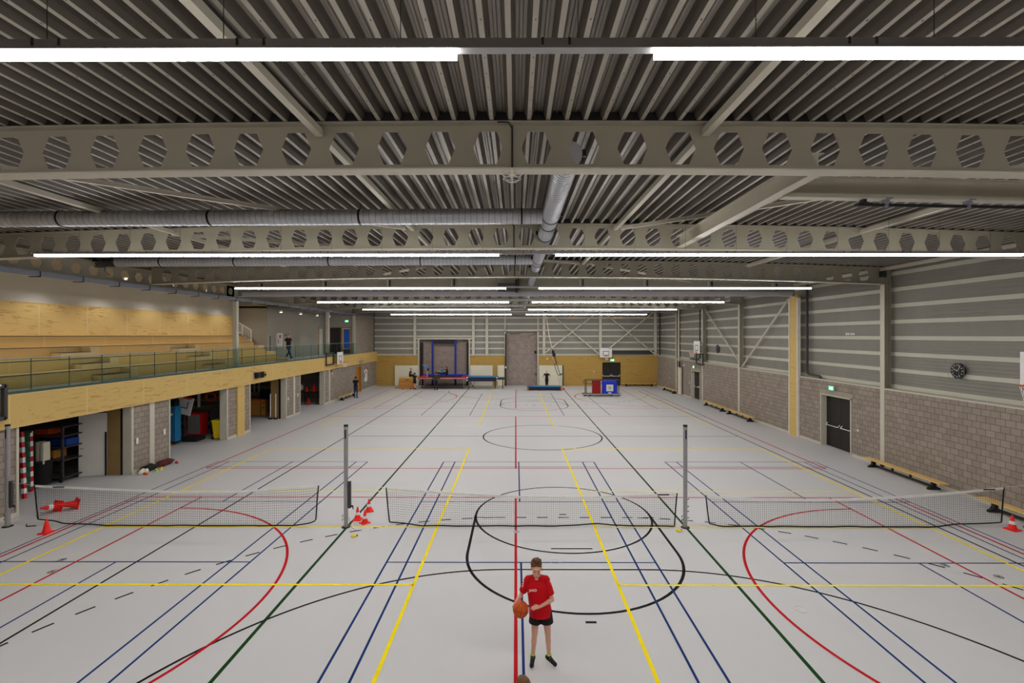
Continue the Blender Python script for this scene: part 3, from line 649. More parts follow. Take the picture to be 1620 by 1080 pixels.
def build_far():
    Y = 49.2
    b = MB()
    for a, e in ((-14.3, -9.84), (-4.72, -1.03), (2.19, 8.8), (10.67, 14.4)): b.box(a, e, Y-.03, Y+.5, .1, 3.07, 0)
    b.box(8.8, 10.67, Y-.03, Y+.5, 2.38, 3.07, 0)
    b.box(-9.84, -4.72, Y+.5, Y+.7, 0, 8.1, 1); b.box(-1.03, 2.19, Y+.35, Y+.7, 0, 8.1, 1); b.box(8.8, 10.67, Y+.3, Y+.5, 0, 2.6, 2)
    for x in (-9.84, -4.76): b.box(x-.02, x+.06, Y-.03, Y+.5, 0, 4.72, 1)
    for x in (-1.07, 2.15): b.box(x, x+.08, Y-.03, Y+.4, 0, 5.54, 1)
    w = struct(b.build('wall_far', ['ply_y', 'brick_y', 'dark_door']))
    c = MB(); cassette(c, 'y', Y+.1, -1, -14.4, 14.6, 3.09, 8.1, ((-9.84, -4.72, 0, 4.72), (-1.03, 2.19, 0, 5.54)))
    for a, e in ((-14.4, -9.84), (-4.72, -1.03), (2.19, 14.6)): c.box(a, e, Y+.1, Y+.5, 3.07, 8.1, 0)
    c.box(-9.84, -4.72, Y+.1, Y+.5, 4.72, 8.1, 0).box(-1.03, 2.19, Y+.1, Y+.35, 5.54, 8.1, 0)
    c.build('cladding', ['clad', 'clad_band'], w)
    m = MB(); m.box(-10.35, -4.2, Y-.12, Y+.02, 4.72, 4.86)
    for x in (-9.9, -4.72): m.box(x-.06, x+.06, Y-.1, Y+.02, 0, 4.72)
    struct(m.build('trim_2', 'steel_light'))
    m = MB(); m.box(-1.15, 2.3, Y-.08, Y+.02, 5.54, 5.64).box(-1.15, -1.03, Y-.08, Y+.02, 3.07, 8).box(2.2, 2.32, Y-.08, Y+.02, 0, 8)
    struct(m.build('trim_3', 'steel_light'))
    m = MB()
    for a, e in ((-14.3, -9.9), (-4.7, -1.1), (2.3, 8.75), (10.7, 14.3)): m.box(a, e, Y-.06, Y-.03, 0, .1)
    struct(m.build('baseboard_far', 'ply_y'))
    for x, l in ((-10.25, 'left of the trampoline bay'), (-4.31, 'right of the trampoline bay'), (-2.93, 'between the trampoline bay and the tall grey gate'), (2.86, 'right of the tall grey gate'), (8.58, 'above the far hoop'), (14.15, 'in the right far corner')):
        r = thing('steel_column', 'cream steel column on the far wall '+l, 'column', (x, Y-.1, 0), 0, 'far wall columns')
        MB().box(-.13, .13, -.08, .08, 3.07, 7.95).build('shaft', 'steel_light', r); MB().box(-.16, .16, -.1, .1, 7.95, 7.97).build('cap', 'steel_light', r)
    for p, q, l in (((3.55, 7.25), (8.4, 3.25), 'falling brace of the left cross on the far wall'), ((7.9, 7.2), (3.0, 3.4), 'rising brace of the left cross on the far wall'),
                    ((9.2, 7.2), (13.95, 3.3), 'falling brace of the right cross on the far wall'), ((13.8, 7.4), (9.4, 3.8), 'rising brace of the right cross on the far wall')):
        m = MB(); off = .0 if 'falling' in l else .12
        m.tube([(p[0], Y-.32-off, p[1]), (q[0], Y-.32-off, q[1])], .065, 8); tag(m.build('wall_brace', 'steel_light', None, True), l, 'brace')
    m = MB(); m.box(9.8, 14.05, Y-.2, Y-.06, 3.62, 3.8); tag(m.build('girt', 'steel_light'), 'horizontal steel girt right of the far hoop', 'girt')
    m = MB(); m.box(9.8, 14.05, Y-.1, Y-.06, 3.2, 3.6); tag(m.build('dark_strip', 'darkgrey'), 'dark strip under the horizontal steel girt on the far wall', 'dark_strip')  # plain dark band right below the girt
    # door leaves in the doorway
    r = bpy.data.objects.new('door_3', None); C.objects.link(r); r.location = (9.73, Y+.2, 0); r['kind'] = 'structure'
    for s in (-1, 1):
        a, e = (-.9, -.01) if s < 0 else (.01, .9)
        l = MB().box(a, e, 0, .05, .02, 2.35).build('door_leaf', 'dark_door', r)
        m = MB(); m.tube([(a+.06, -.1, .98), (e-.06, -.1, .98)], .03, 8)
        for q in (a+.06, e-.06): m.tube([(q, -.1, .98), (q, 0, 1.12)], .025, 6)
        m.build('panic_bar', 'white', l)
    # cream sliding panels
    for a, e, z1, l in ((-12.28, -9.95, 2.08, 'cream panel behind the vaulting box at the far wall'), (-4.62, -2.35, 2.08, 'cream panel right of the trampoline bay, wider of the two behind the blue mat'),
                        (-1.85, -1.17, 2.08, 'narrow cream panel left of the tall grey gate'), (2.36, 4.72, 2.08, 'cream panel behind the man with hands on hips')):
        r = thing('sliding_panel', l, 'panel', ((a+e)/2, Y-.14, 0), 0, 'cream panels along the far wall')
        h = (e-a)/2; MB().bbox((0, 0, z1/2+.02), (e-a, .1, z1-.02), .01).build('board', 'cream', r)
        if a > 0: MB().box(h+.0, h+.1, -.06, .06, .03, z1).build('dark_edge', 'blackm', r); MB().bbox((h-.12, -.08, 1.2), (.14, .06, .16), .01).build('lock', 'blackm', r)
        MB().box(-h+.05, h-.05, -.04, .04, 0, .035).build('runner', 'darkgrey', r)
    # gear in the trampoline bay: black side rails, blue straps, roll
    r = thing('safety_curtain', 'black roller with two long blue straps in the brick bay behind the trampoline', 'roller', (-7.25, Y+.1, 0))
    MB().tube([(-2.4, .2, 4.55), (0, .2, 4.55)], .03, 8).tube([(-.0, .2, 4.5), (.9, .2, 4.5)], .03, 8).build('shaft', 'alu', r)
    MB().box(-1.3, 1.2, -.15, .25, 4.3, 4.66).build('roller_box', 'blackm', r)
    for x in (-1.2, 1.12): MB().box(x-.1, x+.1, -.2, -.17, .1, 4.7).build('strap', 'strap_blue', r)
    for x in (-2.35, 2.33): MB().box(x-.1, x+.1, .0, .35, 0, 4.4).build('side_rail', 'blackm', r)
    GR = r = thing('gate_rail', 'thin black rail at the left edge of the tall grey gate', 'rail', (-1.02, Y-.2, 0))
    MB().box(-.06, .06, -.05, .05, 0.02, 5.3).build('rail', 'blackm', r); MB().bbox((0, -.07, 1.9), (.14, .1, .2), .02).build('lock_box', 'white', r)
    m = MB(); m.ellip((2.02, Y+.1, 3.42), (.14, .1, .16)); tag(m.build('loudspeaker', 'blackm', None, True), 'small round black speaker at the right edge of the tall grey gate', 'speaker')
    for z, l in ((1.15, 'lower'),): tag(MB().bbox((2.05, Y+.28, z), (.12, .1, .14), .01).build('lock_box', 'blackm'), 'small black box low on the tall grey gate', 'lock')
    m = MB(); m.bar((-.6, Y+.3, 5.3), (.5, Y+.3, 5.28), .05, .05).bar((2.0, Y+.3, 5.3), (1.2, Y+.3, 5.0), .03, .03); o = m.build('gate_arm', 'blackm', GR); o.matrix_parent_inverse = Matrix.Translation((1.02, -(Y-.2), 0))
    tag(MB().bbox((2.35+.85, Y-.06, 2.75), (.14, .08, .14), .02).build('wall_camera', 'white'), 'small white camera above the cream panel on the plywood', 'camera')
    tag(MB().bbox((7.95, Y-.04, 1.45), (.09, .03, .09), .004).build('wall_switch', 'white'), 'white switch left of the dark far doorway', 'switch')

def build_left():
    X = -14.2
    piers = [(-1.5, 13.75), (17.8, 19.8), (23.7, 25.8), (29.8, 31.8), (35.75, 42.85), (44.4, 49.2)]
    b = MB()
    for a, e in piers: b.box(X-.3, X, a, e, 0, 2.56)
    b.box(X-.3, X, 42.85, 44.4, 2.35, 2.56)
    b.box(-14.75, -14.45, 43.4, 49.2, 3.45, 8.1)
    w = struct(b.build('wall_left', 'brick_x'))
    # storage rooms behind
    s = MB(); s.box(-18.8, -18.5, 9, 49.2, 0, 3.2)
    for a, e in ((9, 9.2), (19.55, 19.7), (25.5, 25.65), (31.5, 31.65), (37.6, 37.75)): s.box(-18.5, X-.3, a, e, 0, 3.15)
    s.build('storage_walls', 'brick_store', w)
    m = MB()
    for a, e in piers[1:]:
        m.box(X-.0, X+.02, a+.0, e-.0, 0, .12)
    m.box(X, X+.02, 9, 13.75, 0, .12); struct(m.build('baseboard_left', 'steel_light'))
    m = MB(); n = 4
    for a, e in ((13.75, 17.8), (19.8, 23.7), (25.8, 29.8), (31.8, 35.75)):
        m.box(X-.3, X+.025, a-.07, a, 0, 2.56).box(X-.34, X-.28, e, e+.02, 0, 2.56).box(X-.3, X+.025, e, e+.08, 0, 2.56)
        m.box(X-.3, X-.0, e-.012, e, 0, 2.56)
    struct(m.build('trim_4', 'steel_light'))
    m = MB()
    for y, in ((18.75,), (31.0,), (36.6,)): pass
    for y, l in ((18.8, 'between the first two storage openings'), (30.9, 'between the third and fourth storage openings'), (36.75, 'right of the last storage opening')):
        tag(MB().box(X-.02, X+.03, y-.12, y+.12, 0, 2.56).build('steel_column', 'steel_light'), 'cream steel column strip in the left block wall '+l, 'column', 'left lower columns')
    # plywood fascia, floor slab
    f = MB(); f.box(-14.3, -14.1, -1.5, 49.17, 2.56, 3.47); f.build('fascia', 'ply_x', w)
    MB().box(-14.3, -14.08, -1.5, 49.17, 3.47, 3.49).box(-14.3, -14.08, -1.5, 49.17, 2.545, 2.56).build('fascia_edge', 'ply_pale', w)
    g = MB(); g.box(-19.6, -14.25, -1.5, 43.3, 3.15, 3.45); struct(g.build('trim_5', 'floor'), None)['label'] = 'gallery floor'
    # gallery walls and ceiling
    g = MB(); g.box(-19.5, -19.2, -1.5, 33.0, 3.45, 7.75); struct(g.build('wall_stand', 'plaster'))
    g = MB(); g.box(-19.5, -17.0, 33.0, 33.3, 3.45, 7.75).box(-17.3, -17.0, 33.3, 43.2, 3.45, 7.75)
    g.box(-17.0, -16.72, 43.2, 43.5, 3.45, 7.1).box(-16.72, -14.75, 43.2, 43.5, 5.88, 7.1).box(-14.75, -14.45, 43.2, 43.4, 3.45, 7.1)
    g.box(-17, -14.5, 43.9, 44.0, 3.45, 7.1)
    struct(g.build('wall_gallery', 'plaster_grey'))
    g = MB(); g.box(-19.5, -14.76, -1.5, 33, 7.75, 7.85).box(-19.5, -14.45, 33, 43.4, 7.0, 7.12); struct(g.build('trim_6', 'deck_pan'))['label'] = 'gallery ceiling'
    # gallery columns
    for y, l in ((24.9, 'where the stand meets the curtain'), (37.1, 'above the far left hoop'), (43.1, 'at the far end of the glass balustrade')):
        r = thing('steel_column', 'cream steel column on the gallery edge '+l, 'column', (-14.45, y, 0), 0, 'gallery edge columns')
        MB().box(-.1, .1, -.1, .1, 3.45, 6.9).build('shaft', 'steel_light', r); MB().box(-.13, .13, -.13, .13, 3.45, 3.47).build('base_plate', 'steel_light', r)
    # glass balustrade
    r = thing('glass_balustrade', 'long green tinted glass balustrade along the gallery edge', 'balustrade', (-14.18, 0, 0))
    y = 14.1-1.21*11
    while y < 42.6:
        y2 = min(y+1.21, 42.9); MB().box(-.008, .008, y+.008, y2-.008, 3.5, 4.48).build('pane', 'glass', r)
        y += 1.21
    j = MB(); y = 14.1-1.21*11
    while y < 42.9: j.box(-.01, .01, y-.007, y+.007, 3.5, 4.48); y += 1.21
    o = j.build('pane_edges', 'glass_edge', r)
    MB().box(-.016, .016, .79, 42.9, 4.48, 4.51).build('top_rail', 'alu', r); MB().box(-.03, .03, .79, 42.9, 3.49, 3.56).build('base_rail', 'glass_edge', r)
    # stand
    r = thing('wooden_stand', 'stepped plywood spectator stand behind the glass balustrade', 'stand', (0, 0, 0))
    xs = [-15.9, -16.7, -17.5, -18.3]; zs = [3.87, 4.27, 4.70, 5.12]; y1 = 32.2
    ais = [(5.4, 6.6), (11.75, 12.95), (18.1, 19.35), (24.5, 25.7)]
    for k in range(4):
        zl = 3.45 if k == 0 else zs[k-1]; x1 = xs[k]; x0 = xs[k+1] if k < 3 else -19.2
        ye = y1 + (0 if k < 3 else .6)
        MB().box(x0, x1, -1.45, ye, 3.452, zs[k]-.02).build('tier', 'ply_tier', r)
        m = MB(); segs = [(-1.5, ye)]
        m.box(x0-.02, x1+.03, -1.45, ye, zs[k]-.02, zs[k]); m.build('tier_edge', 'dark_door' if k else 'darkgrey', r)
        MB().box(x0, x1-.03, -1.45, ye, zs[k], zs[k]+.008).build('tier_top', 'ply_pale', r)
        if k < 3:
            for (a, e) in ais:
                h = (zs[k]-zl)/2 if k == 0 else (zs[k]-zs[k-1])/2
                MB().box(x1, x1+.42, a, e, zl+.01 if k else 3.452, zl+h-.012).box(x1, x1+.44, a, e, zl+h-.012, zl+h, 1).build('aisle_step', ['ply_pale', 'dark_door'], r)
                if k < 3:
                    yb = e-.0; MB().box(x1, x1+.42, e, e+.42, zl+.01 if k else 3.452, zs[k]-.02).build('aisle_block', 'ply_pale', r)
    MB().box(-19.2, -19.1, -1.45, 32.6, 5.13, 6.42).build('back_panel', 'ply_back', r)
    MB().box(-19.2, -19.08, -1.45, 32.6, 6.42, 6.45).box(-19.14, -19.06, -1.45, 32.6, 5.13, 5.17).build('panel_rim', 'ply_pale', r)
    for k in range(4):
        MB().box(xs[k]-.5, xs[k]+.35, y1-.0+(.6 if k == 3 else 0), y1+.7, 3.452, (3.45 if k == 0 else zs[k-1])+.2).build('end_step', 'ply_pale', r)
    r = thing('stair_railing', 'white barred stair railing at the far end of the wooden stand', 'railing', (0, 32.45, 0))
    m = MB(); m.bar((-19.0, 0, 6.2), (-17.8, 0, 5.5), .05, .05).bar((-19.0, 0, 5.35), (-18.4, 0, 5.3), .05, .05).bar((-18.4, 0, 4.75), (-17.8, 0, 4.6), .05, .05)
    m.bar((-17.8, 0, 4.3), (-17.8, 0, 5.5), .05, .05).bar((-19.0, 0, 5.2), (-19.0, 0, 6.2), .05, .05).bar((-18.4, 0, 4.6), (-18.4, 0, 5.85), .05, .05); m.build('frame', 'white', r)
    m = MB()
    for k in range(9):
        x = -18.9+.12*k; top = 6.2-.583*(x+19.0); lo = 5.33 if x < -18.4 else 4.7; m.bar((x, 0, lo), (x, 0, top), .018, .018)
    m.build('balusters', 'white', r)
    # gallery end: window, door, side door frame, cabinets
    r = bpy.data.objects.new('window_1', None); C.objects.link(r); r.location = (-16.15, 43.3, 3.45); r['kind'] = 'structure'
    MB().box(-.57, -.5, -.1, .05, 0, 2.43).box(.5, .57, -.1, .05, 0, 2.43).box(-.57, .57, -.1, .05, 2.36, 2.43).build('window_frame', 'box_wood', r); MB().box(-.5, .5, 0, .02, 0, 2.36).build('pane', 'door_glass', r)
    r = bpy.data.objects.new('door_4', None); C.objects.link(r); r.location = (-15.15, 43.3, 3.45); r['kind'] = 'structure'
    MB().box(-.43, -.36, -.1, .05, 0, 2.43).box(.33, .4, -.1, .05, 0, 2.43).box(-.43, .4, -.1, .05, 2.33, 2.43).build('door_frame', 'box_wood', r)
    l = MB().box(-.36, .33, -.03, .02, 0, 2.33).build('door_leaf', 'plaster', r); MB().box(-.28, .27, -.04, -.03, .5, 2.25).build('pane', 'pane_glow', l); MB().box(-.3, .3, -.045, -.028, .05, .45).build('kick_panel', 'darkgrey', l)
    r = bpy.data.objects.new('door_5', None); C.objects.link(r); r.location = (-17.0, 42.1, 3.45); r['kind'] = 'structure'
    MB().box(-.02, .04, -.5, -.44, 0, 2.45).box(-.02, .04, .44, .5, 0, 2.45).box(-.02, .04, -.5, .5, 2.4, 2.45).build('door_frame', 'box_wood', r); MB().box(-.02, .01, -.44, .44, 0, 2.4).build('door_leaf', 'plaster', r)
    MB().box(.01, .1, -.42, .2, 2.28, 2.33).build('door_closer', 'darkgrey', r)
    r = thing('hose_cabinet', 'white fire hose cabinet with a red sign on the gallery wall', 'cabinet', (-16.95, 34.6, 4.35))
    MB().bbox((0, 0, .45), (.12, .75, 1.0), .01).build('body', 'white', r); MB().box(.06, .065, -.12, .12, .6, .82).build('sign', 'red', r); MB().box(.06, .08, -.3, -.27, .2, .5).build('handle', 'blackm', r)
    m = MB(); m.ellip((-16.97, 35.6, 5.15), (.03, .08, .08)); tag(m.build('call_point', 'maroon'), 'small dark red call point right of the hose cabinet', 'call point')
    tag(MB().box(-17.0, -16.97, 33.05+.3, 33.42, 3.9, 5.1).build('wall_gap', 'darkgrey'), 'dark vertical strip on the gallery wall left of the hose cabinet', 'strip')
    tag(MB().box(-14.7, -14.6, 32.6, 32.75, 3.45, 4.55).build('bollard', 'maroon') if False else MB().ellip((-17.9, 32.3, 4.55), (.08, .08, .12)).build('red_lamp', 'red'), 'small red object at the foot of the white stair railing', 'lamp')
    # lower left door and wall objects
    r = bpy.data.objects.new('door_6', None); C.objects.link(r); r.location = (X, 43.62, 0); r['kind'] = 'structure'
    MB().box(-.3, .03, -.77, -.7, 0, 2.35).box(-.3, .03, .7, .78, 0, 2.35).box(-.3, .03, -.77, .78, 2.27, 2.35).box(-.3, .0, -.05, .03, 0, 2.3).build('door_frame', 'box_wood', r)
    MB().box(-.26, -.22, -.7, -.05, .0, 2.27).build('door_leaf', 'plaster', r); MB().box(-.26, -.22, .03, .7, 0, 2.27).build('pane', 'door_glass', r)
    tag(MB().bbox((-14.07, 44.0, 2.75), (.03, 1.0, .22), .004).build('nameplate', 'alu'), 'grey plate on the plywood fascia above the lower left door', 'sign')
    r = thing('hose_cabinet', 'tall white cabinet with a red sign right of the lower left door', 'cabinet', (-14.17, 45.6, .9))
    MB().bbox((0, 0, .45), (.06, .8, 1.1), .01).build('body', 'white', r); MB().box(.03, .035, -.15, .12, .6, .9).build('sign', 'red', r); MB().box(.03, .06, -.5, -.42, .3, .7).build('handle', 'darkgrey', r)
    tag(MB().bbox((-14.16, 46.1, 1.95), (.06, .1, .1), .01).build('call_point', 'maroon'), 'small dark red box beside the tall white cabinet', 'call point')
    for y, z, l in ((18.05, 1.2, 'left pier near the first storage opening'), (19.45, 1.25, 'left pier near the second storage opening'), (30.05, 1.2, 'pier left of its column past the third storage opening'), (31.4, 1.25, 'pier just before the fourth storage opening'), (37.3, 2.2, 'block wall under the fascia beside the hoop')):
        tag(MB().bbox((-14.17, y, z), (.03, .09, .22), .004).build('wall_switch', 'white'), 'white tall switch on the '+l, 'switch')
    tag(MB().bbox((-14.15, 37.05, 2.38), (.08, .12, .12), .01).build('alarm_box', 'maroon'), 'small dark alarm box under the fascia left of the hoop bench', 'alarm')
def build_back():
    b = MB(); b.box(-19.5, 14.8, -1.8, -1.5, 0, 8.2); struct(b.build('wall_back', 'brick_y'))
    # dividing curtain, rolled up under the girder
    r = thing('dividing_curtain', 'rolled up grey dividing curtain across the hall', 'curtain', (0, 24.6, 7.24))
    m = MB(); N = 40
    for row in range(1):
        m.tube([(-13.9+27.9*i/N, 0, 0) for i in range(N+1)], .125, 16)
    m.build('roll', 'grey_curtain', r, True)
    MB().box(-13.9, 14.0, -.15, -.10, -.02, .1).build('flap', 'grey_curtain', r); MB().box(-13.9, 14.0, -.06, .06, .125, .18).build('top_batten', 'steel', r)
    r = thing('curtain_motor', 'dark motor box with a round drum under the ridge above the curtain', 'motor', (-.45, 24.45, 7.55))
    MB().bbox((0, 0, 0), (.9, .3, .42), .02).build('housing', 'darkgrey', r); MB().lathe([(.001, -.18), (.13, -.18), (.13, 0)], n=20, mtx=Matrix.Rotation(PI/2, 4, 'X')).build('drum', 'blackm', r); MB().box(.42, .55, -.25, .2, -.25, .4).build('bracket', 'blackm', r)
    r = thing('smoke_detector', 'round white detector with wire guard under the nearest beam', 'detector', (-.05, 6.72, 7.42))
    MB().lathe([(.02, -.06), (.05, -.05), (.06, 0)], n=18).build('sensor', 'cream', r); m = MB()
    for z, q in ((-.03, .14), (-.1, .12), (-.13, .07)): m.tube([(q*math.cos(a*PI/10), q*math.sin(a*PI/10), z) for a in range(20)], .004, 5, closed=True)
    for a in range(4): m.tube([(.14*math.cos(a*PI/2), .14*math.sin(a*PI/2), 0), (.14*math.cos(a*PI/2), .14*math.sin(a*PI/2), -.03), (.07*math.cos(a*PI/2), .07*math.sin(a*PI/2), -.13)], .004, 5)
    m.build('wire_guard', 'white', r)
# ------------------------------------------------------------------ sports gear
def lerp_tab(tab, x):
    for (a, u), (c, v) in zip(tab, tab[1:]):
        if a <= x <= c: return u+(v-u)*(x-a)/(c-a)
    return tab[0][1] if x < tab[0][0] else tab[-1][1]
def build_nets():
    Y = 12.97
    def net(label, xa, xb, top, bot, tagx):
        r = thing('badminton_net', label, 'net', (0, Y, 0), 0, 'low badminton nets')
        n = int((xb-xa)/.056); N = 60
        zt = lambda x: lerp_tab(top, x); zb = lambda x: lerp_tab(bot, x) + .010*abs(math.sin(x*2.3)+.5*math.sin(x*5.1))
        m = MB(); w = .0016
        for i in range(1, n):
            x = xa+(xb-xa)*i/n; m.bar((x, 0, zb(x)), (x, 0, zt(x)), w*2, w*2)
        for k in range(1, 15):
            f = k/15
            for i in range(N):
                x0 = xa+(xb-xa)*i/N; x1 = xa+(xb-xa)*(i+1)/N
                m.bar((x0, 0, zb(x0)+(zt(x0)-zb(x0))*f), (x1, 0, zb(x1)+(zt(x1)-zb(x1))*f), w*2, w*2)
        m.build('netting', 'net_cord', r)
        m = MB()
        for i in range(N):
            x0 = xa+(xb-xa)*i/N; x1 = xa+(xb-xa)*(i+1)/N
            m.add([(x0, -.006, zt(x0)-.06), (x1, -.006, zt(x1)-.06), (x1, -.006, zt(x1)), (x0, -.006, zt(x0)), (x0, .006, zt(x0)-.06), (x1, .006, zt(x1)-.06), (x1, .006, zt(x1)), (x0, .006, zt(x0))], [(0, 1, 2, 3), (7, 6, 5, 4), (3, 2, 6, 7), (0, 4, 5, 1), (0, 3, 7, 4), (1, 5, 6, 2)])
        m.build('top_tape', 'white', r)
        p = [(xa, 0, zt(xa)), (xa+.04, 0, (zt(xa)+zb(xa))/2), (xa+.09, 0, zb(xa))] + [(xa+.1+(xb-xa-.2)*i/N, 0, max(.018, zb(xa+.1+(xb-xa-.2)*i/N))) for i in range(N+1)] + [(xb-.07, 0, zb(xb)), (xb-.04, 0, (zt(xb)+zb(xb))/2), (xb, 0, zt(xb))]
        m = MB(); m.tube(p, .017, 6); m.build('border_cord', 'rubber', r, True)
        m = MB(); m.box(tagx-.16, tagx+.16, -.009, -.007, zt(tagx)-.04, zt(tagx)-.008); m.build('brand_tag', 'navy', r)
    net('left badminton net sagging to the floor in front of the storage rooms', -12.95, -5.3, [(-12.95, 1.12), (-11, 1.03), (-9.1, .955), (-7.5, .97), (-5.3, 1.11)], [(-12.95, .2), (-12.4, .16), (-12.2, .09), (-11, .03), (-6, .03), (-5.55, .1), (-5.3, .2)], -12.3)
    net('middle badminton net across the black circle', -3.48, 4.32, [(-3.48, 1.06), (-1.5, .92), (0, .84), (2, .825), (4.32, .92)], [(-3.48, .14), (-3.0, .1), (-2.5, .03), (1, .03), (2.2, .09), (3, .04), (4.32, .03)], 3.95)
    net('right badminton net reaching to the single cone by the benches', 5.09, 13.05, [(5.09, .86), (6.5, .79), (8, .76), (10, .83), (11.5, .94), (13.05, 1.09)], [(5.09, .13), (5.5, .03), (11.3, .02), (11.8, .1), (13.05, .14)], 12.65)
    for k, (x, l) in enumerate(((-13.68, 'leftmost net post, in front of the block wall'), (-4.56, 'net post between the left and the middle net'), (4.54, 'net post between the middle and the right net'), (13.72, 'net post at the right picture edge behind the cone'))):
        r = thing('net_post', 'round aluminium '+l, 'net post', (x, Y, 0), 0, 'net posts')
        MB().tube([(0, 0, 0), (0, 0, 2.72)], .055, 20).build('pole', 'alu', r, True); MB().lathe([(.001, 2.70), (.058, 2.70), (.058, 2.75), (.001, 2.75)], n=20).build('cap', 'blackm', r)
        MB().lathe([(.12, 0), (.115, .012), (.06, .02)], n=20).build('floor_collar', 'blackm', r)
        if k != 2:
            b = MB().bbox((.10, 0, .87), (.07, .07, .72), .01).build('winch_box', 'darkgrey', r); MB().box(.115, .125, -.03, .03, .75, 1.1).build('label_strip', 'white', b)
            m = MB(); m.tube([(.14, 0, .56), (.19, 0, .56)], .025, 8).tube([(.19, 0, .56), (.19, 0, .48)], .012, 6); m.build('crank', 'blackm', r)
        else:
            for z in (.25, .42, .55, .75): MB().tube([(.05, 0, z), (.10, 0, z+.02)], .01, 6).build('hook', 'blackm', r)
        for z in (.22, .32): MB().tube([(-.055, -.0, z), (-.09, 0, z), (-.1, 0, z-.06)], .007, 6).build('rope_hook', 'blackm', r)
        MB().box(-.018, .018, -.0575, -.054, 2.38, 2.62).build('sticker', 'navy', r)
    nets = [o for o in C.objects if o.name.startswith('badminton_net')]
    def cord(label, pts):
        k = 0 if pts[0][0] < -13 else 2 if pts[0][0] > 5 else 1
        MB().tube([(x, y-Y, z) for x, y, z in pts], .004, 5).build('net_cord', 'white', nets[k])
    cord('cord from the leftmost post to the left net', [(-13.6, Y, 1.2), (-13.3, Y, 1.15), (-12.95, Y, 1.12)])
    cord('cord from the post winch to the middle net', [(-4.45, Y, 1.2), (-4.0, Y, 1.11), (-3.48, Y, 1.06)])
    cord('loose cord end on the floor under the middle net', [(-4.4, 13, .1), (-4.3, 12.8, .012), (-3.9, 12.7, .012), (-3.5, 12.85, .012), (-3.4, Y, .12)])
    cord('cord from the right net over the cone to the right post', [(13.05, Y, 1.09), (13.4, Y, 1.12), (13.66, Y, 1.15)])
    MB().tube([(-4.46, -.07, .3), (-4.38, -.12, .05), (-4.2, -.27, .012), (-4.05, -.22, .012)], .004, 5).build('dark_rope', 'rubber', nets[1])
def cone(label, loc, h, bands, rot=None, group=None):
    r = thing('traffic_cone', label, 'cone', loc, 0, group)
    if rot: r.rotation_euler = rot
    s = h/.36; R = lambda z: (.095-.075*z/.34)*s
    f = [(R(.02), .025*s)]
    MB().bbox((0, 0, .012*s), (.25*s, .25*s, .024*s), .006).build('base', 'cone_red', r)
    MB().lathe([(.10*s, .022*s), (.085*s, .04*s), (R(.34), .34*s), (.012*s, .355*s), (.001, .356*s)], n=20).build('body', 'cone_red', r, True)
    if bands:
        z0, z1 = .14*s, .215*s; MB().lathe([(R(.14)+.004, z0), (R(.215)+.004, z1)], n=20).build('white_band', 'white', r, True)
    return r
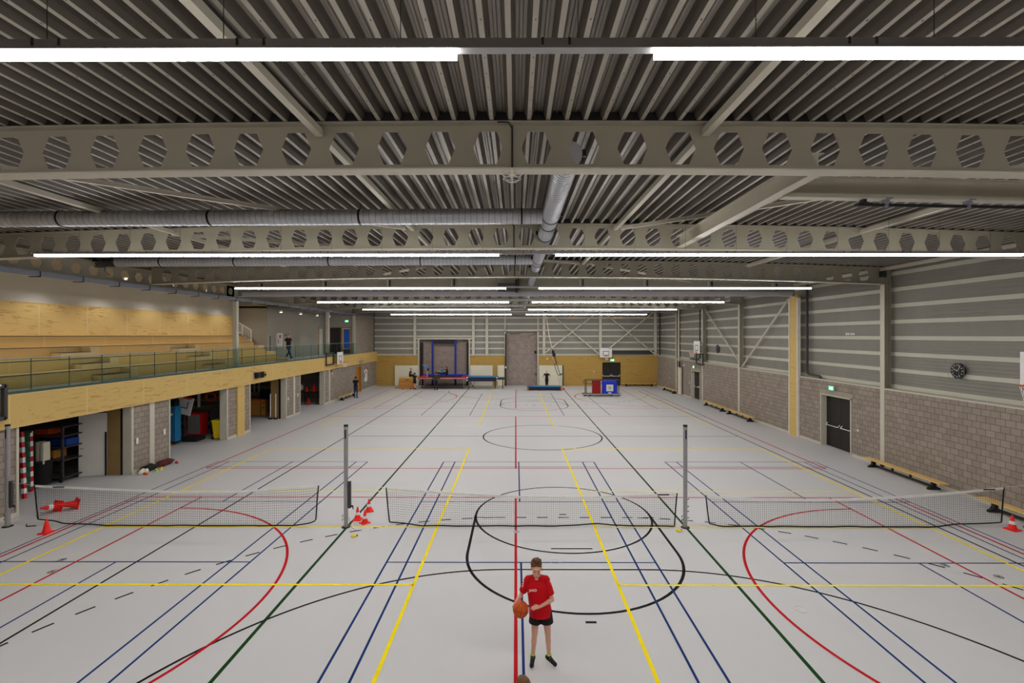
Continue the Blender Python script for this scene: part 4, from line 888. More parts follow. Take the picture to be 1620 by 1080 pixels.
def build_small():
    g = 'three banded cones beside the post'
    cone('red cone with white band, nearest the post of the group of three', (-4.42, 13.5, 0), .36, 1, None, g)
    cone('red cone with white band, farthest back of the group of three', (-4.3, 14.15, 0), .36, 1, (0, 0, .4), g)
    cone('red cone with white band, front one of the group of three', (-4.14, 13.25, 0), .34, 1, (0, 0, .8), g)
    cone('plain red cone standing in front of the left net', (-12.22, 12.55, 0), .38, 0)
    cone('red cone with white band by the right net and bench', (13.15, 12.85, 0), .40, 1, (0, 0, .3))
    cone('fallen red cone, front one of the two lying behind the left net', (-13.42, 14.15, .13), .48, 1, (0, math.radians(-78), 1.35))
    cone('fallen red cone, back one of the two lying behind the left net', (-13.05, 14.35, .13), .48, 0, (0, math.radians(-78), 1.0))
    for x, y, l in ((-4.14, 12.35, 'left of the middle net near the post'), (4.28, 12.72, 'by the post between middle and right net')):
        r = thing('tape_measure', 'small yellow and black disc on the floor '+l, 'tape measure', (x, y, 0), .4, 'yellow discs on the floor')
        MB().lathe([(.001, .0), (.07, .0), (.075, .02), (.06, .04), (.001, .045)], n=18).build('case', 'yellow', r, True); MB().bbox((.05, 0, .02), (.08, .05, .035), .008).build('grip', 'rubber', r)
    for x, y, l in ((-10.1, 10.5, 'left court, nearer the yellow line'), (-10.4, 11.05, 'left court, nearer the net'), (9.6, 10.85, 'right court, nearer the net'), (10.3, 10.35, 'right court, nearer the edge'), (.02, 12.67, 'red line just in front of the middle net')):
        r = thing('floor_socket', 'round metal socket cover in the floor, '+l, 'floor socket', (x, y, 0), 0, 'floor socket covers')
        MB().lathe([(.001, .006), (.085, .006), (.09, .0)], n=24).build('cover', 'alu', r); MB().lathe([(.001, .008), (.02, .008), (.02, .005)], n=12).build('key_hole', 'blackm', r)
    for x, y, l in ((.9, 11.0, 'in front of the middle net'), (-8.3, 9.3, 'on the left court'),):
        tag(MB().tube([(x+.11*math.cos(a*PI/12), y+.11*math.sin(a*PI/12), .004) for a in range(24)], .003, 4, closed=True).build('floor_ring', 'cream'), 'faint pale ring on the floor '+l, 'floor ring')
    tag(MB().tube([(3.85+.11*math.cos(a*PI/12)+1.5, 9.1+.11*math.sin(a*PI/12), .004) for a in range(24)], .003, 4, closed=True).build('floor_ring', 'cream'), 'faint pale ring on the floor of the right court', 'floor ring')
    tag(MB().tube([(-13.3, 13.1, .01), (-13.15, 12.95, .012), (-12.95, 13.0, .01)], .012, 6).build('strap_end', 'rubber'), 'short black strap on the floor by the leftmost post', 'strap')
    # bags and shoes against the left pier
    def blob(name, label, c, rr, m, seed, cat):
        b = MB(); b.ellip((0, 0, 0), rr, n=22, k=14); rnd = random.Random(seed); ph = [rnd.uniform(0, 6) for _ in range(6)]
        b.v = [(x*(1+.16*math.sin(5*x/rr[0]+ph[0])+.1*math.sin(7*y/rr[1]+ph[1])), y*(1+.15*math.sin(4*x/rr[0]+ph[2])), max(-c[2], z*(1+.2*math.sin(6*x/rr[0]+ph[3]+3*y/rr[1])))) for x, y, z in b.v]
        o = b.build(name, m, None, True); o.location = c; return tag(o, label, cat)
    blob('sports_bag', 'black crumpled sports bag at the foot of the left pier', (-13.95, 18.35, .11), (.2, .36, .13), 'rubber', 1, 'bag')
    blob('sports_bag', 'dark red crumpled bag beside the black bag at the left pier', (-13.9, 19.1, .11), (.2, .42, .12), 'bag_maroon', 2, 'bag')
    blob('plastic_bag', 'clear grey plastic bag left of the black sports bag', (-13.85, 17.95, .08), (.16, .2, .1), 'cream', 3, 'bag')
    def shoe(label, loc, rz, m):
        r = thing('sports_shoe', label, 'shoe', loc, rz, 'loose shoes by the left pier'); MB().loft([(0, 0, .0, .045, .13), (0, 0, .03, .045, .13), (0, .02, .06, .038, .09), (0, .05, .09, .03, .05)], 14).build('upper', m, r, True); MB().loft([(0, 0, 0, .05, .135), (0, 0, .02, .05, .135)], 14).build('sole', 'white', r)
    shoe('orange shoe at the left end of the bag pile', (-13.62, 17.75, 0), 1.2, 'orange'); shoe('lime shoe in front of the black bag', (-13.6, 18.25, 0), .8, 'lime'); shoe('yellow shoe beside the lime shoe', (-13.6, 18.5, 0), .5, 'yellow'); shoe('red shoe at the right end of the bag pile', (-13.6, 19.35, 0), 1.0, 'red')
def hoop(label, loc, rz, extra=None, rim_z=.2, grp=None):
    """local frame: board at x=0 facing +x, z measured from the lower board edge"""
    r = thing('basketball_hoop', label, 'basketball hoop', loc, rz, 'basketball hoops')
    b = MB().bbox((0, 0, .475), (.04, 1.22, .95), .01).build('backboard', 'white', r)
    m = MB()
    for s in (-1, 1): m.box(.021, .026, s*.28-.025, s*.28+.025, .22, .65)
    m.box(.021, .026, -.305, .305, .6, .65).box(.021, .026, -.305, .305, .2, .25); m.build('target_square', 'blackm', b)
    m = MB(); m.tube([(.38+.225*math.cos(a*PI/12), .225*math.sin(a*PI/12), rim_z) for a in range(24)], .014, 8, closed=True).box(.02, .17, -.06, .06, rim_z-.02, rim_z+.01).box(.02, .04, -.06, .06, rim_z-.12, rim_z+.02); m.build('rim', 'orange', r, True)
    m = MB()
    for k in range(12):
        for s in (1, -1):
            p = []
            for j in range(6):
                a = 2*PI*k/12+s*j*PI/12; q = .22-.1*(j/5)**.7; p.append((.38+q*math.cos(a), q*math.sin(a), rim_z-.08*j))
            m.tube(p, .005, 4)
    m.build('net', 'white', r)
    f = MB()
    for s in (-1, 1): f.bar((-.02, s*.35, .8), (-.28, s*.35, .8), .04, .04).bar((-.02, s*.35, .15), (-.28, s*.35, .15), .04, .04)
    f.build('support_frame', 'blackm', r)
    if extra:
        f = MB(); (y0, y1, z0, z1, x) = extra
        for y in (y0, y1): f.box(x-.05, x+.03, y-.04, y+.04, z0, z1)
        for z in (z0, z1): f.box(x-.05, x+.03, y0, y1, z-.05, z+.05)
        f.build('swing_frame', 'darkgrey', r)
def build_hoops():
    hoop('basketball hoop on the left gallery fascia at the far end', (-13.78, 37.9, 2.88), 0, (-2.2, -.75, .05, .9, -.22), .15)
    hoop('basketball hoop high on the right wall at its far end', (14.02, 37.5, 3.74), PI, (-.65, .65, -.85, -.05, -.2), .12)
    hoop('basketball hoop on the right wall cut by the right picture edge', (14.02, 12.87, 3.74), PI, None, .06)
    hoop('basketball hoop on the far wall above the dark doorway', (9.1, 48.85, 2.9), -PI/2, None, .17)
    r = thing('hoop_frame', 'dark swing frame on the left fascia cut by the picture edge', 'hoop frame', (-13.95, 12.2, 2.85)); f = MB()
    for y in (-1, .95): f.box(-.12, .04, y-.045, y+.045, 0, .95)
    f.box(-.12, .04, -1, .95, -.02, .08).box(-.12, .04, -1, .95, .87, .97); f.build('frame', 'darkgrey', r); MB().box(.041, .05, -.9, .82, .92, .97).box(-.06, .0, .80, .83, .08, .87).build('edge_strip', 'white', r)
    # device on the fascia
    r = thing('wall_winch', 'black winch with blue and yellow marks on the left fascia beside the curtain post', 'winch', (-14.1, 26.3, 2.98))
    MB().box(0, .03, -.35, .1, -.18, .18).build('wall_plate', 'alu', r); MB().bbox((.14, -.12, 0), (.2, .4, .3), .03).build('body', 'blackm', r)
    RY = Matrix.Rotation(-PI/2, 4, 'X')
    MB().lathe([(.08, 0), (.17, .03), (.17, .1), (.1, .13), (.1, .2), (.17, .22), (.17, .28), (.05, .3)], c=(.17, .05, 0), n=20, mtx=RY).build('drum', 'blackm', r, True)
    MB().lathe([(.12, .15), (.12, .19)], c=(.17, .05, 0), n=20, mtx=RY).build('blue_ring', 'royal', r); MB().box(.28, .30, .19, .27, -.11, -.05).box(.28, .3, .19, .27, .05, .11).build('yellow_mark', 'yellow', r)
    # gymnastic rings at the far right
    for k, x in enumerate((5.0, 5.55, 9.35, 9.9, 11.55, 12.1)):
        L = ['leftmost', 'second', 'third', 'fourth', 'fifth', 'rightmost'][k]
        r = thing('gymnastic_ring', L+' of the wooden rings hanging under the far roof', 'gymnastic ring', (x, 45.6, 6.8), 0, 'wooden rings hanging under the far roof')
        MB().tube([(.1*math.cos(a*PI/10), 0, .1*math.sin(a*PI/10)) for a in range(20)], .018, 8, closed=True).build('ring', 'box_wood', r, True); MB().box(-.02, .02, -.004, .004, .1, 8.09-drop(x)-6.8).build('strap', 'royal' if k in (3, 5) else 'cloth_grey', r)
    # rope pulley rig far right wall
    m = MB(); m.tube([(14.1, 41.9, 8.09-drop(14.1)), (14.1, 41.9, 0)], .05, 8); tag(m.build('climbing_pole', 'cream'), 'pale pole with black clamps left of the far right hoop', 'pole')
    tag(MB().bbox((14.2, 41.9, 1.2), (.16, .5, 2.3), .02).build('pole_cover', 'cream'), 'cream padded cover at the foot of the pale pole', 'padding')
    for s in (-1, 1): tag(MB().bbox((14.1, 41.9+s*.18, 2.65), (.12, .12, .5), .02).build('rope_clamp', 'blackm'), ('nearer' if s < 0 else 'farther')+' black clamp on the pale pole', 'clamp')

def build_far_gear():
    # trampoline
    x0, x1, y0, y1, z = -9.35, -4.75, 45.9, 48.9, 1.08
    r = thing('trampoline', 'large trampoline with red front pads and blue rear pads at the far wall', 'trampoline', ((x0+x1)/2, (y0+y1)/2, 0)); w = (x1-x0)/2; d = (y1-y0)/2
    MB().box(-w, w, -d-.02, -d, z-.1, z+.05).box(-w, w, -d, -d+.5, z, z+.05).box(-w, -w+.5, -d+.5, d-.4, z, z+.05).box(w-.5, w, -d+.5, d-.4, z, z+.05).build('front_pads', 'red', r)
    MB().box(-w, w, d-.4, d, z, z+.12).build('rear_pad', 'royal', r); MB().box(-w+.5, w-.5, -d+.5, d-.4, z-.01, z+.01).build('jumping_bed', 'rubber', r)
    f = MB(); f.tube([(-w, -d, z-.05), (w, -d, z-.05), (w, d, z-.05), (-w, d, z-.05)], .04, 8, closed=True).build('frame', 'alu', r, True)
    for sx in (-1, 1):
        for sy in (-1, 1): MB().tube([(sx*(w-.25), sy*(d-.5), z-.05), (sx*(w-.25), sy*(d-.5), .02)], .035, 8).box(sx*(w-.25)-.08, sx*(w-.25)+.08, sy*(d-.5)-.08, sy*(d-.5)+.08, 0, .03).build('leg', 'alu', r)
    MB().box(-w+.25, w-.25, -d+.46, -d+.54, .1, .16).box(-w+.25, w-.25, d-.54, d-.46, .1, .16).build('lower_rail', 'blackm', r)
    # end deck mat
    r = thing('landing_mat', 'thick navy landing mat on a stand joined to the right end of the trampoline', 'mat', (-3.2, 46.9, 0))
    MB().bbox((0, 0, .97), (2.95, 1.9, .36), .03).build('foam_body', 'navy', r); MB().box(-1.46, 1.46, -.93, .93, 1.152, 1.158).build('top_cover', 'sky', r)
    for sx in (-1, 1):
        for zz in (.86, 1.1): MB().bbox((sx*1.42, -.93, zz), (.14, .06, .12), .01).build('corner_patch', 'cream', r)
    MB().bar((-1.3, -.6, .78), (-.7, -.6, .02), .04, .04).bar((-1.0, -.6, .78), (-1.35, -.6, .02), .04, .04).bar((-.7, .6, .78), (-1.1, .6, .02), .04, .04).bar((1.2, .6, .78), (1.2, .6, .02), .05, .05).bar((1.2, -.3, .78), (1.2, -.3, .02), .05, .05).box(-1.4, 1.4, -.7, .7, .74, .79).build('stand', 'blackm', r)
    tag(MB().box(-1.8, -.95, 46.6, 46.75, .85, 1.1).box(-1.3, -1.22, 46.6, 46.75, 0, .85).build('support_bar', 'darkgrey'), 'dark bar between the raised navy mat and the tall grey gate', 'bar')
    r = thing('landing_mat', 'blue landing mat on the floor in front of the man with hands on hips', 'mat', (2.68, 45.7, 0))
    MB().bbox((0, 0, .18), (3.15, 1.4, .32), .04).build('foam_body', 'navy', r); MB().box(-1.55, 1.55, -.68, .68, .341, .347).build('top_cover', 'sky', r)
    for sx in (-1, 1): MB().bbox((sx*1.53, -.66, .18), (.14, .1, .22), .02).build('corner_patch', 'orange', r)
    tag(MB().ellip((4.5, 45.6, .1), (.1, .1, .1)).build('ball', 'orange', None, True), 'small orange ball at the right end of the floor mat', 'ball')
    # vaulting box
    r = thing('vaulting_box', 'tapered wooden vaulting box with a person sitting on it', 'vaulting box', (-10.55, 46.9, 0)); m = MB()
    for k in range(3):
        z0, z1 = .02+.33*k, .34+.33*k; a, c = .80-.12*z0, .80-.12*z1
        m = MB(); m.add([(-a, -.42, z0), (a, -.42, z0), (a, .42, z0), (-a, .42, z0), (-c, -.36, z1), (c, -.36, z1), (c, .36, z1), (-c, .36, z1)], [(0, 1, 5, 4), (1, 2, 6, 5), (2, 3, 7, 6), (3, 0, 4, 7), (3, 2, 1, 0), (4, 5, 6, 7)]); o = m.build('box_section', 'box_wood', r)
    MB().bbox((0, 0, 1.04), (1.42, .74, .08), .02).build('padded_top', 'bench_wood', r); MB().bbox((0.1, -.39, .83), (.34, .03, .07), .01).build('hand_slot', 'blackm', r)
    for x, y, l, c in ((-10.75, 45.95, 'dark red shoe on the floor before the vaulting box', 'maroon'), (-10.0, 46.0, 'black shoe on the floor before the vaulting box, nearer the child', 'rubber'), (-9.9, 46.5, 'black shoe at the corner of the vaulting box', 'rubber'), (-11.6, 46.8, 'black shoe left of the vaulting box', 'rubber')):
        rr = thing('sports_shoe', l, 'shoe', (x, y, 0), .7); MB().loft([(0, 0, .0, .05, .13), (0, 0, .04, .05, .13), (0, .03, .08, .04, .08), (0, .05, .11, .03, .05)], 12).build('upper', c, rr, True); MB().loft([(0, 0, 0, .055, .14), (0, 0, .02, .055, .14)], 12).build('sole', 'white', rr)
    # equipment trolley
    s = 18.75; r = thing('equipment_trolley', 'low grey steel trolley with a side handle carrying foam blocks', 'trolley', (7.2, 41.2, 0))
    MB().box(-1.5, 1.55, -.4, .4, .14, .2).build('platform', 'darkgrey', r); MB().box(-1.5, 1.55, -.42, -.4, .12, .22).build('platform_rim', 'alu', r)
    f = MB()
    for x in (-1.25, 1.5):
        for y in (-.35, .35): f.tube([(x, y, .2), (x, y, 1.36)], .03, 8)
    for y in (-.35, .35): f.tube([(-1.25, y, 1.36), (1.5, y, 1.36)], .025, 8)
    f.tube([(-1.25, -.35, 1.36), (-1.25, .35, 1.36)], .025, 8).tube([(1.5, -.35, 1.36), (1.5, .35, 1.36)], .025, 8); f.build('frame', 'darkgrey', r, True)
    MB().tube([(0.1, -.38, 1.36), (-1.4, -.38, 1.36), (-1.52, -.38, 1.3), (-1.52, -.38, 1.14), (-1.4, -.38, 1.08), (0.1, -.38, 1.08)], .022, 8).build('handle', 'darkgrey', r, True)
    for x in (-1.35, -.9, .9, 1.55):
        for y in (-.3, .3): MB().tube([(x, y-.02, .06), (x, y+.02, .06)], .06, 14).box(x-.02, x+.02, y-.03, y+.03, .06, .15).build('castor', 'rubber', r)
    MB().tube([(1.55, -.3, .12), (1.72, -.3, .12), (1.74, -.3, .24), (1.62, -.3, .26)], .018, 6).build('tow_hook', 'blackm', r)
    r = thing('foam_block', 'dark red foam block standing on the grey trolley', 'foam block', (6.85, 41.2, .2)); MB().bbox((0, 0, .56), (.62, .7, 1.12), .02).build('body', 'maroon', r)
    r = thing('foam_block', 'blue foam block with a cream square and ring mark on the grey trolley', 'foam block', (7.93, 41.2, .2)); MB().bbox((0, 0, .54), (1.18, .74, 1.07), .03).build('body', 'royal', r)
    pch = MB().box(-.29, .29, -.385, -.37, .22, .78).build('cream_patch', 'cream', r)
    MB().tube([(.085*math.cos(a*PI/12), -.39, .5+.1*math.sin(a*PI/12)) for a in range(24)], .02, 6, closed=True).build('ring_mark', 'darkgrey', pch, True); MB().box(-.14, .14, -.385, -.372, .04, .12).build('white_label', 'white', r)
    tag(MB().bbox((7.25, 41.25, .72), (.08, .6, 1.0), .01).build('white_board', 'white'), 'narrow pale board between the red and blue foam blocks', 'board')
    # swinging rope ladder held by the person in the air
    r = thing('climbing_rope', 'doubled climbing rope with knots hanging slanting from the far roof', 'rope', (0, 46.8, 0))
    MB().tube([(2.86, -.1, 8.05), (2.9, -.1, 7.2), (3.25, 0, 5.0), (3.5, 0, 3.9)], .03, 6).build('upper_rope', 'cream', r)
    MB().bbox((2.86, -.1, 7.45), (.25, .2, .2), .02).build('pulley', 'blackm', r)
    m = MB(); m.tube([(3.5, 0, 3.9), (3.62, 0, 2.9), (3.85, 0, 1.9), (4.05, 0, 1.35), (4.3, 0, 1.25)], .035, 6).tube([(3.65, 0, 3.7), (3.85, 0, 2.7), (4.1, 0, 1.9), (4.3, 0, 1.25)], .035, 6)
    m.build('rope_loop', 'net_cord', r, True); m = MB(); m.tube([(4.05, 0, 1.35), (4.35, 0, .02)], .015, 5).tube([(4.3, 0, 1.25), (4.5, 0, .02)], .015, 5); m.build('rope_tail', 'darkgrey', r)
    for t in (.15, .35, .55): MB().tube([(3.5+.5*t, 0, 3.8-2*t), (3.68+.55*t, 0, 3.6-2*t)], .04, 6).build('knot', 'rubber', r)

def build_storage():
    # first storage room
    r = thing('sports_goal', 'folded goal with red and white striped posts in the first storage opening', 'goal', (0, 0, 0))
    for (a, c, l) in (((-15.5, 15.2, 0), (-15.6, 15.2, 2.1), 13), ((-16.0, 15.9, 0), (-16.02, 15.9, 1.98), 12)):
        A = Vector(a); D = Vector(c)-A; m = MB()
        for k in range(l): m.bar(A+D*k/l, A+D*(k+1)/l, .09, .09, k % 2)
        m.build('striped_post', ['red', 'white'], r)
    MB().bar((-15.6, 15.2, 2.06), (-16.02, 15.9, 1.98), .09, .09).build('cross_bar', 'rubber', r)
    m = MB(); n = 10
    for i in range(n+1):
        t = i/n; m.bar((-15.55-.45*t, 15.25+.65*t, .1), (-15.6-.42*t, 15.25+.65*t, 2.0), .008, .008)
    for k in range(20): m.bar((-15.55, 15.25, .1+.1*k), (-16.0, 15.9, .1+.1*k), .008, .008)
    m.build('net', 'green_net', r)
    r = thing('storage_rack', 'grey steel rack on castors full of gear in the first storage opening', 'rack', (-16.55, 17.2, 0))
    for sx in (-1, 1):
        for sy in (-1, 1): MB().box(sx*.75-.03, sx*.75+.03, sy*.4-.03, sy*.4+.03, .1, 1.95).build('upright', 'darkgrey', r)
    for z in (.15, .75, 1.2, 1.6, 1.92): MB().box(-.8, .8, -.43, .43, z, z+.04).build('shelf', 'darkgrey', r)
    for sx in (-1, 1):
        for sy in (-1, 1): MB().tube([(sx*.7, sy*.4-.02, .055), (sx*.7, sy*.4+.02, .055)], .055, 12).build('castor', 'rubber', r)
    def pb(name, label, cat, c, d, m, b=.02, group=None): return tag(MB().bbox(c, d, b).build(name, m), label, cat, group)
    pb('gear_box', 'orange box on the top shelf of the grey rack', 'box', (-16.7, 17.2, 1.75), (.5, .5, .2), 'orange'); pb('gear_box', 'blue box on the middle shelf of the grey rack', 'box', (-16.1, 17.2, 1.37), (.6, .5, .24), 'blue'); pb('gear_box', 'brown box on the low shelf of the grey rack', 'box', (-16.6, 17.2, .95), (.7, .5, .3), 'box_wood')
    r = thing('barrel_bin', 'tall black bin with white bags in the first storage opening', 'bin', (-16.2, 16.45, 0)); MB().lathe([(.001, .08), (.26, .08), (.3, .9), (.27, .9), (.24, .12), (.001, .12)], n=24).build('tub', 'rubber', r, True); MB().tube([(-.1, -.22, .05), (-.1, -.18, .05)], .05, 12).tube([(.1, -.22, .05), (.1, -.18, .05)], .05, 12).build('castor', 'blackm', r)
    for k, (dx, l) in enumerate(((-.18, 'striped black and white racket bag in the black bin'), (.02, 'white racket bag in the middle of the black bin'), (.19, 'white racket bag at the right side of the black bin'))):
        tag(MB().bbox((-16.2+dx, 16.45-.03*k, 1.15), (.14, .26, .75), .04).build('racket_bag', 'cream' if k else 'cloth_grey'), l, 'bag', 'bags in the black bin')
    for k in range(7): tag(MB().lathe([(.2-.005*k, 0), (.19, .09), (.16, .1), (.155, .02)], c=(-16.35+.45, 18.6, .02+.105*k), n=16).build('stacking_tub', 'orange'), 'orange tub in the stack behind the rack, '+['lowest', 'second from below', 'third from below', 'middle', 'third from the top', 'second from the top', 'topmost'][k], 'tub', 'stack of orange tubs')
    r = bpy.data.objects.new('door_7', None); C.objects.link(r); r['kind'] = 'structure'
    m = MB(); m.bar((-15.86, 17.5, 1.15), (-15.08, 17.8, 1.15), .05, 2.28); m.build('door_leaf', 'plaster', r); m = MB(); m.box(-15.06, -14.56, 17.78, 17.82, 0, 2.5); m.build('plywood_leaf', 'leaf', r); MB().box(-14.56, -14.5, 17.76, 17.84, 0, 2.56).box(-15.09, -15.05, 17.7, 17.74, 0, 1.6).build('black_edge', 'blackm', r)
    MB().tube([(-15.8, 17.47, 1.03), (-15.7, 17.51, 1.03)], .015, 6).build('door_handle', 'alu', r)
    # second
    r = thing('mat_trolley', 'tall blue mat on an orange wheeled trolley in the second storage opening', 'mat trolley', (-16.3, 22.8, 0)); MB().bbox((0, 0, .98), (.7, .4, 1.66), .03).build('mat', 'sky', r); MB().bbox((0, 0, 1.93), (.6, .34, .26), .02).build('black_top', 'rubber', r)
    MB().box(-.36, .36, -.24, .24, .08, .15).build('base', 'blackm', r); MB().box(-.2, .2, -.215, -.2, 1.4, 1.47).build('red_strap', 'red', r); MB().bbox((.18, -.22, 1.44), (.1, .03, .1), .01).build('buckle', 'white', r)
    for x in (-.28, .05, .28): MB().tube([(x, -.22, .05), (x, -.17, .05)], .05, 12).build('castor', 'orange', r)
    r = thing('portable_hoop', 'portable basketball hoop with tilted white board in the second storage opening', 'portable basketball hoop', (-15.9, 23.6, 0))
    MB().bbox((0, 0, .1), (1.0, .7, .2), .04).build('base', 'rubber', r); MB().bar((-.3, .05, .15), (-.45, .15, 1.6), .09, .09).build('pole', 'darkgrey', r)
    mt = Matrix.Translation((-.22, -.1, 1.72)) @ Matrix.Rotation(math.radians(14), 4, 'Y'); b = MB().bbox((0, 0, 0), (.72, .05, .86), .01, 0, mt).build('backboard', 'white', r)
    MB().box(-.2, .16, -.032, -.026, -.12, -.08, 0, mt).box(.12, .16, -.032, -.026, -.08, .22, 0, mt).build('target_square', 'blackm', b); MB().box(-.1, .3, -.14, .0, .38, .44, 0, mt).build('rim', 'orange', r)
    r = thing('cargo_box', 'red box cart with a grey front behind the portable hoop', 'box cart', (-16.15, 24.48, 0)); MB().bbox((0, 0, .68), (.7, .55, 1.1), .01).build('body', 'red', r); MB().box(-.3, .3, -.285, -.27, .2, 1.15).build('grey_front', 'alu', r)
    for x in (-.28, .28): MB().tube([(x, -.2, .06), (x, -.16, .06)], .06, 12).build('castor', 'rubber', r)
    r = thing('wheeled_bin', 'yellow wheeled bin at the right side of the second storage opening', 'bin', (-14.75, 23.98, 0)); m = MB()
    a, c = .15, .21; m.add([(-a, -.17, .06), (a, -.17, .06), (a, .17, .06), (-a, .17, .06), (-c, -.24, .9), (c, -.24, .9), (c, .24, .9), (-c, .24, .9)], [(0, 1, 5, 4), (1, 2, 6, 5), (2, 3, 7, 6), (3, 0, 4, 7), (3, 2, 1, 0), (4, 5, 6, 7)]); m.build('tub', 'yellow', r); MB().bbox((0, 0, .93), (.47, .53, .06), .015).build('rim', 'yellow', r)
    for y in (-.14, .14): MB().tube([(-.2, y-.02, .09), (-.2, y+.02, .09)], .09, 14).build('wheel', 'rubber', r)
    pb('covered_trolley', 'dark green grey covered trolley at the back of the second storage room', 'trolley', (-15.3, 25.1, .85), (.9, .5, 1.1), 'darkgrey'); 
    tag(MB().box(-15.75, -14.85, 24.9, 25.3, .02, .3).build('trolley_base', 'rubber'), 'black wheeled base under the covered trolley', 'base')
    for x, l in ((-16.05, 'left orange swimming ring shape hung in the second storage room'), (-15.35, 'right orange swimming ring shape hung in the second storage room')):
        tag(MB().tube([(x+.25*math.cos(a*PI/10), 25.4, 1.9+.2*math.sin(a*PI/10)) for a in range(20)], .06, 8, closed=True).build('orange_frame', 'orange', None, True), l, 'frame', 'orange frames on the storage wall')
    tag(MB().tube([(-16.55, 25.2, 3.1), (-16.55, 25.2, 1.4)], .07, 12).build('pale_pipe', 'cream'), 'pale vertical pipe at the back of the second storage room', 'pipe')
    # third
    pb('crash_mat', 'navy crash mat stack at the left of the third storage opening', 'mat', (-17.4, 30.3, .65), (.9, .8, 1.1), 'navy', .05); pb('crash_mat', 'tall dark navy crash mat behind the wooden vaulting box', 'mat', (-15.95, 31.33, .8), (1.2, .3, 1.5), 'navy', .05)
    r = thing('vaulting_box', 'wooden vaulting box with dark hand slots in the third storage opening', 'vaulting box', (-16.3, 30.8, 0)); MB().bbox((-.05, 0, .52), (.95, .45, .95), .01).build('body', 'box_wood', r); MB().bbox((-.05, 0, 1.03), (.92, .42, .08), .02).build('padded_top', 'orange', r)
    for z in (.55, .85): MB().bbox((.3, -.235, z), (.14, .02, .05), .008).build('hand_slot', 'blackm', r)
    MB().box(.12, .16, -.23, -.225, .05, 1.0).build('black_seam', 'blackm', r)
    r = bpy.data.objects.new('door_8', None); C.objects.link(r); r['kind'] = 'structure'; MB().box(-15.12, -14.62, 29.78, 29.82, 0, 2.5).build('plywood_leaf', 'leaf', r); MB().box(-14.6, -14.5, 29.72, 29.8, 0, 2.56).build('black_edge', 'blackm', r)
    for x, l in ((-15.05, 'left'), (-14.72, 'right')):
        q = thing('stand_post', l+' white post on a black foot against the plywood leaf of the third opening', 'post', (x, 29.6, 0), 0, 'white posts in the third opening'); MB().tube([(0, 0, .08), (0, 0, 1.55)], .028, 10).build('pole', 'white', q); MB().bbox((0, 0, .045), (.2, .2, .09), .02).build('foot', 'rubber', q)
    tag(MB().tube([(-16.9, 31.2, 3.1), (-16.9, 31.2, 1.5)], .06, 10).tube([(-16.6, 31.2, 3.1), (-16.6, 31.2, 1.5)], .06, 10).build('wall_pipes', 'alu'), 'pair of pale pipes at the back of the third storage room', 'pipe')
    # fourth
    r = thing('work_table', 'dark table in the fourth storage opening', 'table', (-15.7, 36.3, 0)); MB().box(-.9, 1.0, -.4, .4, .88, .93).build('table_top', 'blackm', r)
    for sx in (-.8, .0, .9):
        for sy in (-.35, .35): MB().box(sx-.02, sx+.02, sy-.02, sy+.02, 0, .88).build('leg', 'blackm', r)
    cone('orange cone standing on the dark table in the fourth opening', (-15.6, 36.05, .93), .36, 0); cone('red cone on the floor under the dark table', (-15.45, 36.0, 0), .5, 0); cone('tall red cone at the back of the dark table', (-15.2, 36.4, .93), .55, 0)
    m = MB(); m.ellip((-16.2, 36.3, 1.22), (.22, .22, .26)); tag(m.build('white_sack', 'cream', None, True), 'pale round sack on the dark table in the fourth opening', 'sack')
    pb('yellow_crate', 'low yellow crate on the floor in the fourth storage opening', 'crate', (-14.85, 37.1, .12), (.5, .3, .22), 'yellow')
# ------------------------------------------------------------------ people
def V(*a): return Vector(a)
def frame_z(d, ref=Vector((1, 0, 0))):
    """rotation whose z axis is d and whose x axis is near ref"""
    z = d.normalized(); y = z.cross(ref).normalized(); x = y.cross(z)
    return Matrix((x, y, z)).transposed().to_4x4()
def hand(m, wrist, d, nrm, side, s=1, curl=.35, spread=.12):
    """palm, four unequal fingers and a thumb leaving the side of the palm; side +1: thumb on d x nrm side"""
    d = d.normalized(); nrm = (nrm - d*nrm.dot(d)).normalized(); a = d.cross(nrm)*side
    L = [(.70, .068), (.76, .076), (.72, .070), (.64, .054)]
    kn = []
    for i, (pl, fl) in enumerate(L):
        off = (1.5-i)*.0205*s
        k = wrist + d*(.085*pl/.74)*s + a*off; kn.append(k)
        m.cone(wrist + a*off*.55 + d*.012*s, k, .0125*s, .0105*s, 8)
        p = k; dd = (d + a*(1.5-i)*spread*.5).normalized(); c = curl*(1+.15*i)
        for j, f in enumerate((.44, .31, .25)):
            ax = dd.cross(nrm).normalized(); dd = Quaternion(ax, c*(.6+.35*j)) @ dd
            q = p + dd*fl*f*s; m.cone(p, q, (.0088-.0009*j)*s, (.0082-.001*j)*s, 8); p = q
    for i in range(3): m.cone(kn[i], kn[i+1], .0100*s, .0100*s, 8)
    b = wrist + d*.022*s + a*.024*s; t = (d*.62 + a*.75 + nrm*.25).normalized(); p = b
    for j, (f, r) in enumerate(((.036, .0125), (.03, .0098), (.024, .0085))):
        q = p + t*f*s; m.cone(p, q, r*s, r*.88*s, 8); p = q; t = (t*.8 + d*.35 + nrm*.12).normalized()
def fuse(o, vox, it=2):
    r = o.modifiers.new('fuse', 'REMESH'); r.mode = 'VOXEL'; r.voxel_size = vox; r.use_smooth_shade = True
    sm = o.modifiers.new('soften', 'SMOOTH'); sm.factor = .5; sm.iterations = it
